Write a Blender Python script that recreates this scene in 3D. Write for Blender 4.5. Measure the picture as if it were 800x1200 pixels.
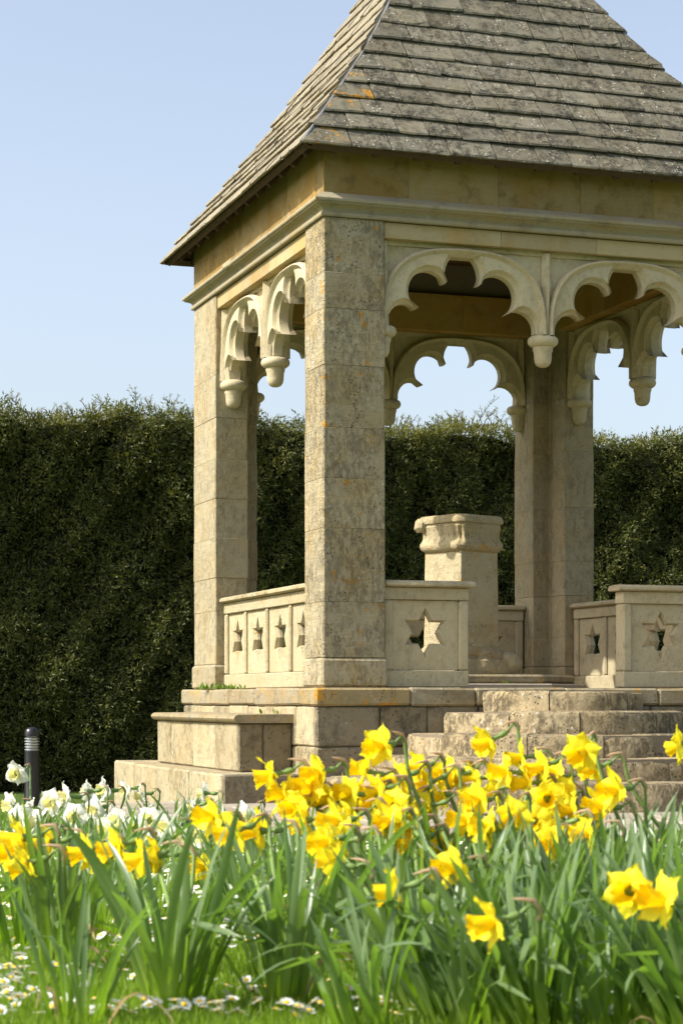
import bpy, math, random
import numpy as np
from mathutils import Vector, Matrix
from mathutils.geometry import tessellate_polygon
from mathutils import noise as mnoise

random.seed(7)
rng = np.random.default_rng(11)
for o in list(bpy.data.objects):
    bpy.data.objects.remove(o)
scene = bpy.context.scene
COL = scene.collection

# ------------------------------------------------------------------ camera
YAW = math.radians(18.6)
CS, SN = math.cos(YAW), math.sin(YAW)
FPX, HZ, CXP = 2371.0, 820.0, 400.0          # focal length, horizon row and axis column of the 800x1200 photograph
CAM = (-4.907, -15.02)
EYE = 1.0
cam_d = bpy.data.cameras.new('camera')
cam = bpy.data.objects.new('camera', cam_d)
COL.objects.link(cam)
cam.location = (CAM[0], CAM[1], EYE)
cam.rotation_euler = (math.radians(90), 0, -YAW)
cam_d.sensor_fit = 'HORIZONTAL'
cam_d.sensor_width = 24.0
cam_d.lens = FPX / 800 * 24.0
cam_d.shift_y = (HZ - 600) / 800
cam_d.clip_end = 3000
cam_d.dof.use_dof = True
cam_d.dof.focus_distance = 16.3
cam_d.dof.aperture_fstop = 12.0
scene.camera = cam

# ------------------------------------------------------------------ light
SUN_E, SUN_BACK = math.radians(41.5), math.radians(1.0)
to_sun = Vector((-math.cos(SUN_E) * math.cos(SUN_BACK), math.cos(SUN_E) * math.sin(SUN_BACK), math.sin(SUN_E)))
world = bpy.data.worlds.new('World')
scene.world = world
world.use_nodes = True
wn = world.node_tree
wn.nodes.clear()
sky = wn.nodes.new('ShaderNodeTexSky')
sky.sky_type = 'NISHITA'
sky.sun_disc = False
sky.sun_elevation = SUN_E
sky.sun_rotation = math.atan2(to_sun.x, to_sun.y)
sky.altitude = 0
sky.air_density = 1.0
sky.dust_density = 3.2
sky.ozone_density = 1.2
bg = wn.nodes.new('ShaderNodeBackground')
bg.inputs['Strength'].default_value = 0.15
wo = wn.nodes.new('ShaderNodeOutputWorld')
hs = wn.nodes.new('ShaderNodeHueSaturation')
hs.inputs['Saturation'].default_value = 0.70
wn.links.new(sky.outputs[0], hs.inputs['Color'])
wn.links.new(hs.outputs[0], bg.inputs['Color'])
wn.links.new(bg.outputs[0], wo.inputs['Surface'])
sun_d = bpy.data.lights.new('sun', 'SUN')
sun_d.energy = 4.2
sun_d.angle = math.radians(0.53)
sun_d.color = (1.0, 0.96, 0.90)
sun = bpy.data.objects.new('sun', sun_d)
COL.objects.link(sun)
sun.rotation_euler = (-to_sun).to_track_quat('-Z', 'Y').to_euler()
sun.location = (-20, 0, 20)
scene.view_settings.view_transform = 'Standard'
scene.view_settings.look = 'None'
scene.view_settings.gamma = 1
scene.view_settings.exposure = 0.75

# ------------------------------------------------------------------ frames
def c2w(xc, zc, z=0.0):
    """camera-frame ground coordinates (right, forward) to a world point"""
    return Vector((CAM[0] + xc * CS + zc * SN, CAM[1] - xc * SN + zc * CS, z))
def px(x, y, zc):
    return c2w((x - CXP) / FPX * zc, zc, EYE + (HZ - y) / FPX * zc)
def depth_of(x, y):
    return (x - CAM[0]) * SN + (y - CAM[1]) * CS
def ground_z(x, y):
    d = min(max(depth_of(x, y), -5), 20)
    return EYE - 0.57 - 0.03 * (d - 3.6)

# ------------------------------------------------------------------ materials
def nmat(name):
    m = bpy.data.materials.new(name)
    m.use_nodes = True
    nt = m.node_tree
    for n in list(nt.nodes):
        nt.nodes.remove(n)
    out = nt.nodes.new('ShaderNodeOutputMaterial')
    b = nt.nodes.new('ShaderNodeBsdfPrincipled')
    nt.links.new(b.outputs[0], out.inputs['Surface'])
    return m, nt, b, out
def N(nt, t, **kw):
    n = nt.nodes.new(t)
    for k, v in kw.items():
        setattr(n, k, v)
    return n
def mixc(nt, fac, a, b, blend='MIX'):
    n = nt.nodes.new('ShaderNodeMix')
    n.data_type = 'RGBA'
    n.blend_type = blend
    for sock, v in ((n.inputs[0], fac), (n.inputs[6], a), (n.inputs[7], b)):
        if hasattr(v, 'is_output'):
            nt.links.new(v, sock)
        elif isinstance(v, (tuple, list)):
            sock.default_value = (*v[:3], 1)
        else:
            sock.default_value = v
    return n.outputs[2]
def ramp(nt, src, p0, p1):
    r = nt.nodes.new('ShaderNodeMapRange')
    r.interpolation_type = 'SMOOTHSTEP'
    r.inputs['From Min'].default_value = p0
    r.inputs['From Max'].default_value = p1
    nt.links.new(src, r.inputs['Value'])
    return r.outputs[0]
def mth(nt, op, a, b=None):
    n = nt.nodes.new('ShaderNodeMath')
    n.operation = op
    for s, v in zip(n.inputs, (a, b)):
        if v is None:
            continue
        if hasattr(v, 'is_output'):
            nt.links.new(v, s)
        else:
            s.default_value = v
    return n.outputs[0]
def coords(nt, rnd=True, scale=(1, 1, 1)):
    tc = N(nt, 'ShaderNodeTexCoord')
    mp = N(nt, 'ShaderNodeMapping')
    mp.inputs['Scale'].default_value = scale
    nt.links.new(tc.outputs['Object'], mp.inputs['Vector'])
    if rnd:
        oi = N(nt, 'ShaderNodeObjectInfo')
        sc = mth(nt, 'MULTIPLY', oi.outputs['Random'], 37.0)
        nt.links.new(sc, mp.inputs['Location'])
        return mp.outputs[0], oi.outputs['Random']
    return mp.outputs[0], None
def noise(nt, vec, scale, detail=5, rough=.6):
    n = N(nt, 'ShaderNodeTexNoise')
    n.inputs['Scale'].default_value = scale
    n.inputs['Detail'].default_value = detail
    n.inputs['Roughness'].default_value = rough
    nt.links.new(vec, n.inputs['Vector'])
    return n.outputs[0]

def stone(name, base, warm, dark, warm_amt=.5, dark_amt=.35, lichen=.25, pits=.3, bump=.5, orange=0.0, bed=.5, dist=.012, vary=.12, mott=.25, mcol=(.15, .12, .08), lsc=17, mz=.6, msc=21, mlo=.34, mhi=.62):
    base, warm, dark = ((q[0] * .77, q[1] * .765, q[2] * .66) for q in (base, warm, dark))
    m, nt, b, out = nmat(name)
    v, r = coords(nt)
    vb, _ = coords(nt, True, (1, 1, 7))
    n_big = noise(nt, v, 2.3, 4)
    n_mid = noise(nt, v, 9, 6, .65)
    n_fine = noise(nt, v, 60, 6, .7)
    n_bed = noise(nt, vb, 4, 5, .6)
    # mottled body colour
    c = mixc(nt, mth(nt, 'MULTIPLY', ramp(nt, n_big, .42, .66), warm_amt), base, warm)
    c = mixc(nt, mth(nt, 'MULTIPLY', ramp(nt, n_bed, .52, .72), warm_amt * .6), c, warm)
    c = mixc(nt, mth(nt, 'MULTIPLY', ramp(nt, mth(nt, 'ADD', mth(nt, 'MULTIPLY', n_mid, .6), mth(nt, 'MULTIPLY', noise(nt, v, 3.7, 4), .4)), .5, .66), dark_amt), c, dark)
    vm, _ = coords(nt, True, (1, 1, mz))
    scal = ramp(nt, noise(nt, vm, msc, 9, .82), .47, .66)
    scal = mth(nt, 'MULTIPLY', scal, ramp(nt, noise(nt, v, 2.6, 4), mlo, mhi))
    c = mixc(nt, mth(nt, 'MULTIPLY', scal, mott), c, mcol)
    # pale and dark lichen blotches
    vo = N(nt, 'ShaderNodeTexVoronoi')
    vo.inputs['Scale'].default_value = lsc
    nt.links.new(v, vo.inputs['Vector'])
    jig = mth(nt, 'ADD', vo.outputs['Distance'], mth(nt, 'MULTIPLY', n_fine, .35))
    sp = mth(nt, 'MULTIPLY', mth(nt, 'SUBTRACT', 1.0, ramp(nt, jig, .30, .42)), ramp(nt, noise(nt, v, 5.5, 3), .5, .62))
    c = mixc(nt, mth(nt, 'MULTIPLY', sp, lichen), c, (.62, .60, .52))
    vo2 = N(nt, 'ShaderNodeTexVoronoi')
    vo2.inputs['Scale'].default_value = 34
    nt.links.new(v, vo2.inputs['Vector'])
    pit = mth(nt, 'MULTIPLY', mth(nt, 'SUBTRACT', 1.0, ramp(nt, mth(nt, 'ADD', vo2.outputs['Distance'], mth(nt, 'MULTIPLY', n_fine, .4)), .34, .5)), ramp(nt, noise(nt, v, 4.1, 3), .48, .6))
    c = mixc(nt, mth(nt, 'MULTIPLY', pit, pits), c, tuple(x * .3 for x in dark))
    if orange > 0:
        og = mth(nt, 'MULTIPLY', ramp(nt, noise(nt, v, 6.5, 5, .7), .62 - orange * .2, .68 - orange * .2), .85)
        c = mixc(nt, og, c, (.50, .24, .02))
    c = mixc(nt, .35, c, mixc(nt, n_fine, (.55, .55, .55), (1.4, 1.4, 1.4)), 'MULTIPLY')
    oi2 = mth(nt, 'ADD', mth(nt, 'MULTIPLY', r, 2 * vary), 1 - vary)
    cm = N(nt, 'ShaderNodeCombineColor')
    for i in range(3):
        nt.links.new(oi2, cm.inputs[i])
    c = mixc(nt, 1.0, c, cm.outputs[0], 'MULTIPLY')
    nt.links.new(c, b.inputs['Base Color'])
    b.inputs['Roughness'].default_value = .92
    b.inputs['Specular IOR Level'].default_value = .15
    h = mth(nt, 'ADD', mth(nt, 'MULTIPLY', n_fine, .35), mth(nt, 'MULTIPLY', n_mid, .7))
    h = mth(nt, 'ADD', h, mth(nt, 'MULTIPLY', n_bed, bed))
    h = mth(nt, 'SUBTRACT', h, mth(nt, 'MULTIPLY', pit, .5))
    h = mth(nt, 'SUBTRACT', h, mth(nt, 'MULTIPLY', scal, mott * .6))
    bp = N(nt, 'ShaderNodeBump')
    bp.inputs['Strength'].default_value = bump
    bp.inputs['Distance'].default_value = dist
    nt.links.new(h, bp.inputs['Height'])
    nt.links.new(bp.outputs[0], b.inputs['Normal'])
    return m

def simple(name, col, rough=.6, metal=0, spec=.5, bump=0, scale=20, var=.25):
    m, nt, b, out = nmat(name)
    v, r = coords(nt)
    n = noise(nt, v, scale, 4)
    c = mixc(nt, n, tuple(x * (1 - var) for x in col), tuple(min(1, x * (1 + var)) for x in col))
    nt.links.new(c, b.inputs['Base Color'])
    b.inputs['Roughness'].default_value = rough
    b.inputs['Metallic'].default_value = metal
    b.inputs['Specular IOR Level'].default_value = spec
    if bump:
        bp = N(nt, 'ShaderNodeBump')
        bp.inputs['Strength'].default_value = bump
        bp.inputs['Distance'].default_value = .01
        nt.links.new(n, bp.inputs['Height'])
        nt.links.new(bp.outputs[0], b.inputs['Normal'])
    return m

def leafy(name, c0, c1, trans, rough=.5, spec=.4, tmix=.4, zfade=None, nscale=8):
    m, nt, b, out = nmat(name)
    v, r = coords(nt)
    g = N(nt, 'ShaderNodeNewGeometry')
    n = noise(nt, v, nscale, 3)
    f = mth(nt, 'ADD', mth(nt, 'MULTIPLY', n, .5), mth(nt, 'MULTIPLY', r, .5))
    isl = g.outputs['Random Per Island']
    f = mth(nt, 'ADD', mth(nt, 'MULTIPLY', f, .6), mth(nt, 'MULTIPLY', isl, .4))
    c = mixc(nt, f, c0, c1)
    if zfade:   # sheath at the foot of the leaf is paler and yellower
        tc = N(nt, 'ShaderNodeTexCoord')
        sx = N(nt, 'ShaderNodeSeparateXYZ')
        nt.links.new(tc.outputs['Object'], sx.inputs[0])
        c = mixc(nt, mth(nt, 'SUBTRACT', 1.0, ramp(nt, sx.outputs[2], zfade[0], zfade[1])), c, zfade[2])
    nt.links.new(c, b.inputs['Base Color'])
    b.inputs['Roughness'].default_value = rough
    b.inputs['Specular IOR Level'].default_value = spec
    t = N(nt, 'ShaderNodeBsdfTranslucent')
    tcx = mixc(nt, 1.0, c, trans, 'MULTIPLY')
    nt.links.new(tcx, t.inputs['Color'])
    mx = N(nt, 'ShaderNodeMixShader')
    mx.inputs[0].default_value = tmix
    nt.links.new(b.outputs[0], mx.inputs[1])
    nt.links.new(t.outputs[0], mx.inputs[2])
    nt.links.new(mx.outputs[0], out.inputs['Surface'])
    return m

LIME, WARM, DARK = (.47, .40, .285), (.46, .33, .165), (.20, .175, .135)
M = {}
M['pillar'] = stone('pillar_limestone', (.50, .43, .315), (.48, .36, .19), DARK, .65, .45, .5, .55, 1.0, .006, .6, .03, .08, .42, (.20, .16, .11), 17, .42, 27, .30, .58)
M['pillar_rear'] = stone('clean_pillar_limestone', (.46, .40, .295), (.47, .35, .19), (.25, .21, .15), .5, .4, .2, .25, .7, 0, .7, .018, .07, .65, (.2, .16, .10), 17, .42, 27, .3, .55)
M['carved'] = stone('carved_limestone', (.66, .57, .43), (.60, .47, .28), (.3, .25, .17), .4, .4, .15, .25, .5, 0, .2, .008, .06, .4)
M['balus'] = stone('balustrade_limestone', (.57, .49, .36), (.54, .42, .26), (.29, .25, .18), .4, .45, .2, .25, .55, 0, .3, .01, .08, .4)
M['weathered'] = stone('weathered_balustrade_limestone', (.55, .48, .35), (.50, .38, .21), (.33, .28, .19), .4, .35, .3, .25, .8, .02, .5, .016, .08)
M['cornice'] = stone('cornice_limestone', (.42, .37, .28), (.42, .31, .16), (.2, .18, .15), .5, .5, .15, .25, .5, 0, .5, .008, .06)
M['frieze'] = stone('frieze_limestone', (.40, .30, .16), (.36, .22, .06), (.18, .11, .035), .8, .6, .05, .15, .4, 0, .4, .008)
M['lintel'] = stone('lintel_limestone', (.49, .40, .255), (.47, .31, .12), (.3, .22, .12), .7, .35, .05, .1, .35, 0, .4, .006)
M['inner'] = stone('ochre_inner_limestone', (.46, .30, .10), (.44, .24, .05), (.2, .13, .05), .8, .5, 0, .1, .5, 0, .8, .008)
M['plinth'] = stone('dirty_shade_toned_limestone', (.30, .255, .19), (.32, .24, .14), (.10, .085, .065), .4, .75, .3, .5, .9, 0, .4, .02, .12, .6)  # grime plus the shade of the front faces, both put into the colour
M['slab'] = stone('lichened_slab_limestone', (.37, .32, .24), (.38, .27, .13), (.14, .12, .09), .5, .6, .35, .5, .9, .10, .3, .016)
M['slab_orange'] = stone('orange_lichen_slab', (.40, .32, .2), (.42, .27, .08), (.16, .13, .08), .5, .4, .25, .4, .9, .28, .3, .016)
M['step'] = stone('worn_step_limestone', (.46, .375, .26), (.47, .34, .18), (.15, .12, .08), .4, .65, .75, .7, 1.0, 0, .3, .03, .14, .8)
M['bench'] = stone('bench_limestone', (.50, .43, .31), (.46, .34, .19), (.2, .17, .125), .5, .5, .25, .3, .8, 0, .4, .018, .1, .6)
M['ped'] = stone('old_pedestal_limestone', (.55, .47, .33), (.50, .37, .19), (.3, .24, .16), .45, .35, .35, .3, 1.0, .03, .3, .02, .05)
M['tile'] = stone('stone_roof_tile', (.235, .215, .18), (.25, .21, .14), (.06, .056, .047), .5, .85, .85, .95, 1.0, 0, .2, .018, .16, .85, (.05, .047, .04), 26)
M['tile_pale'] = stone('sunlit_toned_roof_tile', (.34, .30, .245), (.36, .29, .18), (.13, .115, .09), .4, .55, .5, .6, .8, 0, .2, .014, .12, .5, (.1, .085, .06), 30)  # less lichen, and the left slope's sunlight put into the paler colour
M['tile_orange'] = stone('orange_lichened_roof_tile', (.25, .228, .185), (.27, .22, .14), (.075, .07, .058), .5, .7, .8, .9, 1.0, .35, .2, .016, .1, .7, (.05, .047, .04), 30)
M['paving'] = stone('paving_stone', (.42, .37, .33), (.42, .34, .26), (.2, .17, .14), .5, .5, .2, .3, .6, 0, .1, .01, .14)
M['timber'] = simple('old_brown_timber', (.10, .055, .026), .8, 0, .2, .6, 14, .5)
M['rafter'] = simple('weathered_rafter_timber', (.085, .058, .038), .85, 0, .2, .6, 22, .4)
M['lead'] = simple('grey_lead', (.17, .175, .18), .6, .3, .4, .3, 30, .2)
M['mortar'] = simple('lime_mortar', (.20, .165, .115), .95, 0, .1, .5, 60, .35)
M['black'] = simple('black_bollard_paint', (.012, .012, .014), .32, 0, .5, 0, 30, .3)
M['lens'] = simple('frosted_lamp_lens', (.55, .57, .6), .25, 0, .6, 0, 30, .05)
M['alu'] = simple('aluminium_louvre', (.55, .56, .58), .35, .8, .5, 0, 30, .1)
M['leaf'] = leafy('daffodil_leaf_green', (.055, .115, .03), (.215, .295, .125), (1.6, 1.9, .4), .34, .6, .40, (.0, .20, (.22, .32, .02)))
M['stem'] = leafy('daffodil_stem_green', (.16, .25, .06), (.22, .32, .09), (1.4, 1.6, .6), .5, .4, .2)
M['spathe'] = leafy('papery_spathe', (.50, .36, .20), (.62, .48, .32), (1.2, 1.1, .9), .7, .2, .4)
M['yellow'] = leafy('yellow_petal', (.87, .75, .015), (.90, .83, .05), (1.15, 1.1, .7), .55, .25, .42)
M['corona'] = leafy('deep_yellow_corona', (.86, .60, .004), (.88, .68, .008), (1.15, 1.05, .6), .55, .25, .38)
M['white'] = leafy('white_petal', (.80, .80, .68), (.86, .86, .78), (1, 1, .92), .55, .25, .4)
M['cream'] = leafy('pale_yellow_corona', (.80, .72, .30), (.84, .78, .42), (1, 1, .7), .55, .25, .4)
M['daisy_petal'] = leafy('daisy_white', (.80, .80, .76), (.86, .86, .84), (1, 1, 1), .6, .2, .3)
M['daisy_eye'] = simple('daisy_yellow_eye', (.75, .48, .02), .8, 0, .2, 0, 50, .15)
M['grass'] = leafy('lawn_grass_blades', (.12, .20, .018), (.23, .33, .035), (1.3, 1.5, .4), .5, .3, .4)
M['soil'] = simple('lawn_turf', (.07, .11, .022), .95, 0, .1, .8, 30, .6)
M['yew'] = leafy('yew_foliage', (.042, .060, .015), (.185, .195, .05), (1.3, 1.3, .4), .5, .35, .2)
M['yewtip'] = leafy('yew_young_tips', (.13, .145, .03), (.22, .20, .055), (1.3, 1.3, .5), .5, .3, .3)
M['yewcore'] = simple('yew_inner_twigs', (.014, .015, .009), .95, 0, .1, .8, 9, .6)
M['twig'] = simple('yew_twig', (.09, .07, .04), .85, 0, .2, 0, 30, .3)
M['weed'] = leafy('weed_green', (.09, .17, .02), (.18, .28, .04), (1.2, 1.4, .5), .5, .3, .35)

# ------------------------------------------------------------------ mesh helpers
def link(name, me, mat, parent=None):
    o = bpy.data.objects.new(name, me)
    COL.objects.link(o)
    if mat is not None and not me.materials:
        me.materials.append(mat)
    if parent is not None:
        o.parent = parent
    return o
def tag(o, label=None, cat=None, group=None, kind=None):
    for k, v in (('label', label), ('category', cat), ('group', group), ('kind', kind)):
        if v:
            o[k] = v
    return o
def empty(name, loc, label, cat, group=None):
    o = bpy.data.objects.new(name, None)
    COL.objects.link(o)
    o.location = loc
    o.empty_display_size = .1
    return tag(o, label, cat, group)
class MB:
    def __init__(self):
        self.v, self.f, self.mi = [], [], []
    def add(self, verts, faces, mi=0):
        k = len(self.v)
        self.v += [tuple(p) for p in verts]
        for f in faces:
            self.f.append(tuple(i + k for i in f))
            self.mi.append(mi)
        return self
    def cbox(self, x0, x1, y0, y1, z0, z1, b=.01, j=0.0, mi=0):
        """box with chamfered edges and slightly shifted corners"""
        X, Y, Z = (x0, x1), (y0, y1), (z0, z1)
        b = min(b, (x1 - x0) * .4, (y1 - y0) * .4, (z1 - z0) * .4)
        vs, idx = [], {}
        for a in (0, 1):
            for c in (0, 1):
                for d in (0, 1):
                    p = (X[a], Y[c], Z[d])
                    q = tuple(random.uniform(-j, j) for _ in range(3))
                    ins = (b if a == 0 else -b, b if c == 0 else -b, b if d == 0 else -b)
                    for ax in range(3):
                        w = [p[i] + q[i] + (0 if i == ax else ins[i]) for i in range(3)]
                        idx[(a, c, d, ax)] = len(vs)
                        vs.append(w)
        fs = []
        for ax in range(3):
            o1, o2 = [(1, 2), (2, 0), (0, 1)][ax]
            for s in (0, 1):
                q = []
                for (u, w) in ((0, 0), (1, 0), (1, 1), (0, 1)):
                    k = [0, 0, 0]
                    k[ax] = s; k[o1] = u; k[o2] = w
                    q.append(idx[(*k, ax)])
                fs.append(q if s else q[::-1])
        for ax in range(3):
            o1, o2 = [(1, 2), (2, 0), (0, 1)][ax]
            for u in (0, 1):
                for w in (0, 1):
                    k0, k1 = [0, 0, 0], [0, 0, 0]
                    k0[o1] = k1[o1] = u; k0[o2] = k1[o2] = w; k1[ax] = 1
                    q = [idx[(*k0, o1)], idx[(*k1, o1)], idx[(*k1, o2)], idx[(*k0, o2)]]
                    fs.append(q if (u + w) % 2 else q[::-1])
        for a in (0, 1):
            for c in (0, 1):
                for d in (0, 1):
                    t = [idx[(a, c, d, 0)], idx[(a, c, d, 1)], idx[(a, c, d, 2)]]
                    fs.append(t if (a + c + d) % 2 else t[::-1])
        return self.add(vs, fs, mi)
    def rings(self, rings, cap0=True, cap1=True, mi=0, closed=True):
        n = len(rings[0])
        vs = [p for r in rings for p in r]
        fs = []
        for i in range(len(rings) - 1):
            for k in range(n if closed else n - 1):
                k2 = (k + 1) % n
                fs.append((i * n + k, i * n + k2, (i + 1) * n + k2, (i + 1) * n + k))
        def cap(off, rev):
            pts = [Vector(vs[off + k]) for k in range(n)]
            tri = tessellate_polygon([pts])
            for t in tri:
                t = tuple(off + q for q in t)
                fs.append(t)
        if cap0: cap(0, True)
        if cap1: cap((len(rings) - 1) * n, False)
        return self.add(vs, fs, mi)
    def lathe(self, prof, c, n=20, mi=0):
        rg = []
        for r, z in prof:
            rg.append([(c[0] + r * math.cos(2 * math.pi * k / n), c[1] + r * math.sin(2 * math.pi * k / n), c[2] + z) for k in range(n)])
        return self.rings(rg, True, True, mi)
    def tube(self, pts, rad, n=6, mi=0):
        rg = []
        up = Vector((.13, .31, .94))
        for i, p in enumerate(pts):
            a = Vector(pts[max(i - 1, 0)]); b_ = Vector(pts[min(i + 1, len(pts) - 1)])
            d = (b_ - a).normalized()
            e1 = d.cross(up)
            if e1.length < 1e-3: e1 = d.cross(Vector((1, 0, 0)))
            e1.normalize(); e2 = d.cross(e1)
            r = rad[i] if isinstance(rad, (list, tuple)) else rad
            rg.append([Vector(p) + e1 * (r * math.cos(2 * math.pi * k / n)) + e2 * (r * math.sin(2 * math.pi * k / n)) for k in range(n)])
        return self.rings(rg, True, True, mi)
    def mesh(self, name, mats, smooth=False, fix=True):
        me = bpy.data.meshes.new(name)
        me.from_pydata(self.v, [], self.f)
        for m_ in (mats if isinstance(mats, (list, tuple)) else [mats]):
            me.materials.append(m_)
        if any(self.mi):
            me.polygons.foreach_set('material_index', self.mi)
        if fix:
            import bmesh
            bm = bmesh.new(); bm.from_mesh(me)
            bmesh.ops.recalc_face_normals(bm, faces=bm.faces)
            bm.to_mesh(me); bm.free()
        if smooth:
            me.polygons.foreach_set('use_smooth', [True] * len(me.polygons))
            if smooth is not True:
                me.set_sharp_from_angle(angle=math.radians(smooth))
        me.update()
        return me
    def build(self, name, mats, parent=None, smooth=False, fix=True):
        me = self.mesh(name, mats, smooth, fix)
        return link(name, me, None, parent)
def offset_poly(poly, d):
    """inset (d>0) a counter-clockwise polygon"""
    n = len(poly); out = []
    for i in range(n):
        p0, p1, p2 = Vector(poly[i - 1]), Vector(poly[i]), Vector(poly[(i + 1) % n])
        e0, e1 = (p1 - p0).normalized(), (p2 - p1).normalized()
        n0, n1 = Vector((-e0.y, e0.x)), Vector((-e1.y, e1.x))
        bs = n0 + n1
        if bs.length < 1e-4: bs = n0
        bs.normalize()
        k = max(.4, bs.dot(n0))
        out.append(p1 + bs * (d / k))
    return out
def cut_corners(poly, c):
    out = []
    n = len(poly)
    for i in range(n):
        p0, p1, p2 = Vector(poly[i - 1]), Vector(poly[i]), Vector(poly[(i + 1) % n])
        out.append(p1 + (p0 - p1).normalized() * c)
        out.append(p1 + (p2 - p1).normalized() * c)
    return out
def prism(mb, poly, z0, z1, b=.01, mi=0):
    ins = offset_poly(poly, b)
    rg = [[(p[0], p[1], z0) for p in ins], [(p[0], p[1], z0 + b) for p in poly], [(p[0], p[1], z1 - b) for p in poly], [(p[0], p[1], z1) for p in ins]]
    return mb.rings(rg, True, True, mi)
def split(a, b, lo, hi):
    """random joints between a and b"""
    c = [a]
    while b - c[-1] > hi:
        c.append(c[-1] + random.uniform(lo, hi))
        if b - c[-1] < lo * .6:
            c[-1] = b - lo * .7
    c.append(b)
    return c

# ------------------------------------------------------------------ ground
gm = MB()
zs = [-400, -5, 20, 900]
vs = []
for zc in zs:
    for xc in (-600, 600):
        w = c2w(xc, zc)
        vs.append((w.x, w.y, ground_z(w.x, w.y)))
gm.add(vs, [(0, 1, 3, 2), (2, 3, 5, 4), (4, 5, 7, 6)])
lawn = gm.build('lawn', M['soil'])
tag(lawn, 'sloping green lawn around the stone pavilion', 'lawn', kind='structure')

# paving in front of the steps
PVZ = EYE - .80
pv = MB().cbox(-1.62, 8.9, -3.75, .4, PVZ - .5, PVZ - .012, .004).build('paving', M['mortar'])
tag(pv, 'buff stone paving in front of the pavilion steps', 'paving', kind='structure')
y = -3.8
while y < .3:
    hgt = random.uniform(.45, .62)
    x = -1.66
    while x < 8.9:
        w = random.uniform(.5, .95)
        dz = random.uniform(-.006, .004)
        mb = MB().cbox(x + .006, x + w - .006, y + .006, y + hgt - .006, PVZ - .07, PVZ + dz, .008, .003)
        mb.build('paving_slab', M['paving'], pv)
        x += w
    y += hgt

# ------------------------------------------------------------------ the pavilion
S, L = 3.89, 4.055
ZF = EYE + .093                     # platform floor
pav = empty('stone_pavilion', (S / 2, L / 2, EYE - .82), 'square limestone pavilion with steep stone-tiled roof and cusped open arches', 'pavilion')
bpy.context.view_layer.update()
def child(o, p):
    o.parent = p
    o.matrix_parent_inverse = p.matrix_world.inverted()
    return o
def pbuild(mb, name, mat, parent=pav, smooth=False):
    o = mb.build(name, mat, None, smooth)
    if parent is pav:
        o.parent = pav
        o.location = -pav.location
    else:
        o.parent = parent
    return o

# --- plinth / platform
P = .083
core = MB().cbox(-P + .03, S + P - .03, -P + .03, L + P - .03, EYE - 1.15, ZF - .012, .004)
platform = pbuild(core, 'platform', M['mortar'])
def ring_blocks(z0, z1, p, dep, lo, hi, mat, name='stone_block', b=.012, j=.004, gap=.004, depf=None, side_mat=None):
    depf = depf or dep
    x0, x1, y0, y1 = -p, S + p, -p, L + p
    for (a, bb, fn) in (((x0), (x1), 'f'), ((x0), (x1), 'b'), ((y0 + depf), (y1 - dep), 'l'), ((y0 + depf), (y1 - dep), 'r')):
        js = split(a, bb, lo, hi)
        for u0, u1 in zip(js[:-1], js[1:]):
            mb = MB()
            u0 += gap; u1 -= gap
            e = random.uniform(-.004, .004)
            if fn == 'f': mb.cbox(u0, u1, y0 + e, y0 + depf, z0, z1, b, j)
            if fn == 'b': mb.cbox(u0, u1, y1 - dep, y1, z0, z1, b, j)
            if fn == 'l': mb.cbox(x0 + e, x0 + dep, u0, u1, z0, z1, b, j)
            if fn == 'r': mb.cbox(x1 - dep, x1, u0, u1, z0, z1, b, j)
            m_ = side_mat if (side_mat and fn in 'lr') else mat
            if mat is M['slab'] and fn == 'f' and u0 < .1: m_ = M['slab_orange']
            pbuild(mb, name, m_, platform)
ring_blocks(EYE - .048, ZF, P + .022, .42, .5, .85, M['slab'], 'slab', .016, .006)
ring_blocks(EYE - .366, EYE - .054, P, .30, .38, .62, M['plinth'], depf=.075, side_mat=M['bench'])  # thin dark front facings, here and below: grime and shade as colour; sides lighter
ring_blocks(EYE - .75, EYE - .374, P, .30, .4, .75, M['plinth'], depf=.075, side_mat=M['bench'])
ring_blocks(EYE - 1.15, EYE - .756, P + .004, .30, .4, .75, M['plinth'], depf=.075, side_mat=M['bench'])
# well slab in the middle of the floor
def octa(cx, cy, r, rot=0, n=8):
    return [(cx + r * math.cos(rot + 2 * math.pi * k / n), cy + r * math.sin(rot + 2 * math.pi * k / n)) for k in range(n)]
ws = MB()
prism(ws, octa(S / 2 + .03, L / 2, 1.12, math.pi / 8), ZF - .01, ZF + .045, .01)
pbuild(ws, 'floor_slab', M['paving'], platform)
ws = MB()
prism(ws, octa(S / 2 + .03, L / 2, 1.02, math.pi / 8), ZF + .049, ZF + .125, .018)
pbuild(ws, 'floor_slab', M['slab'], platform)

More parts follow.
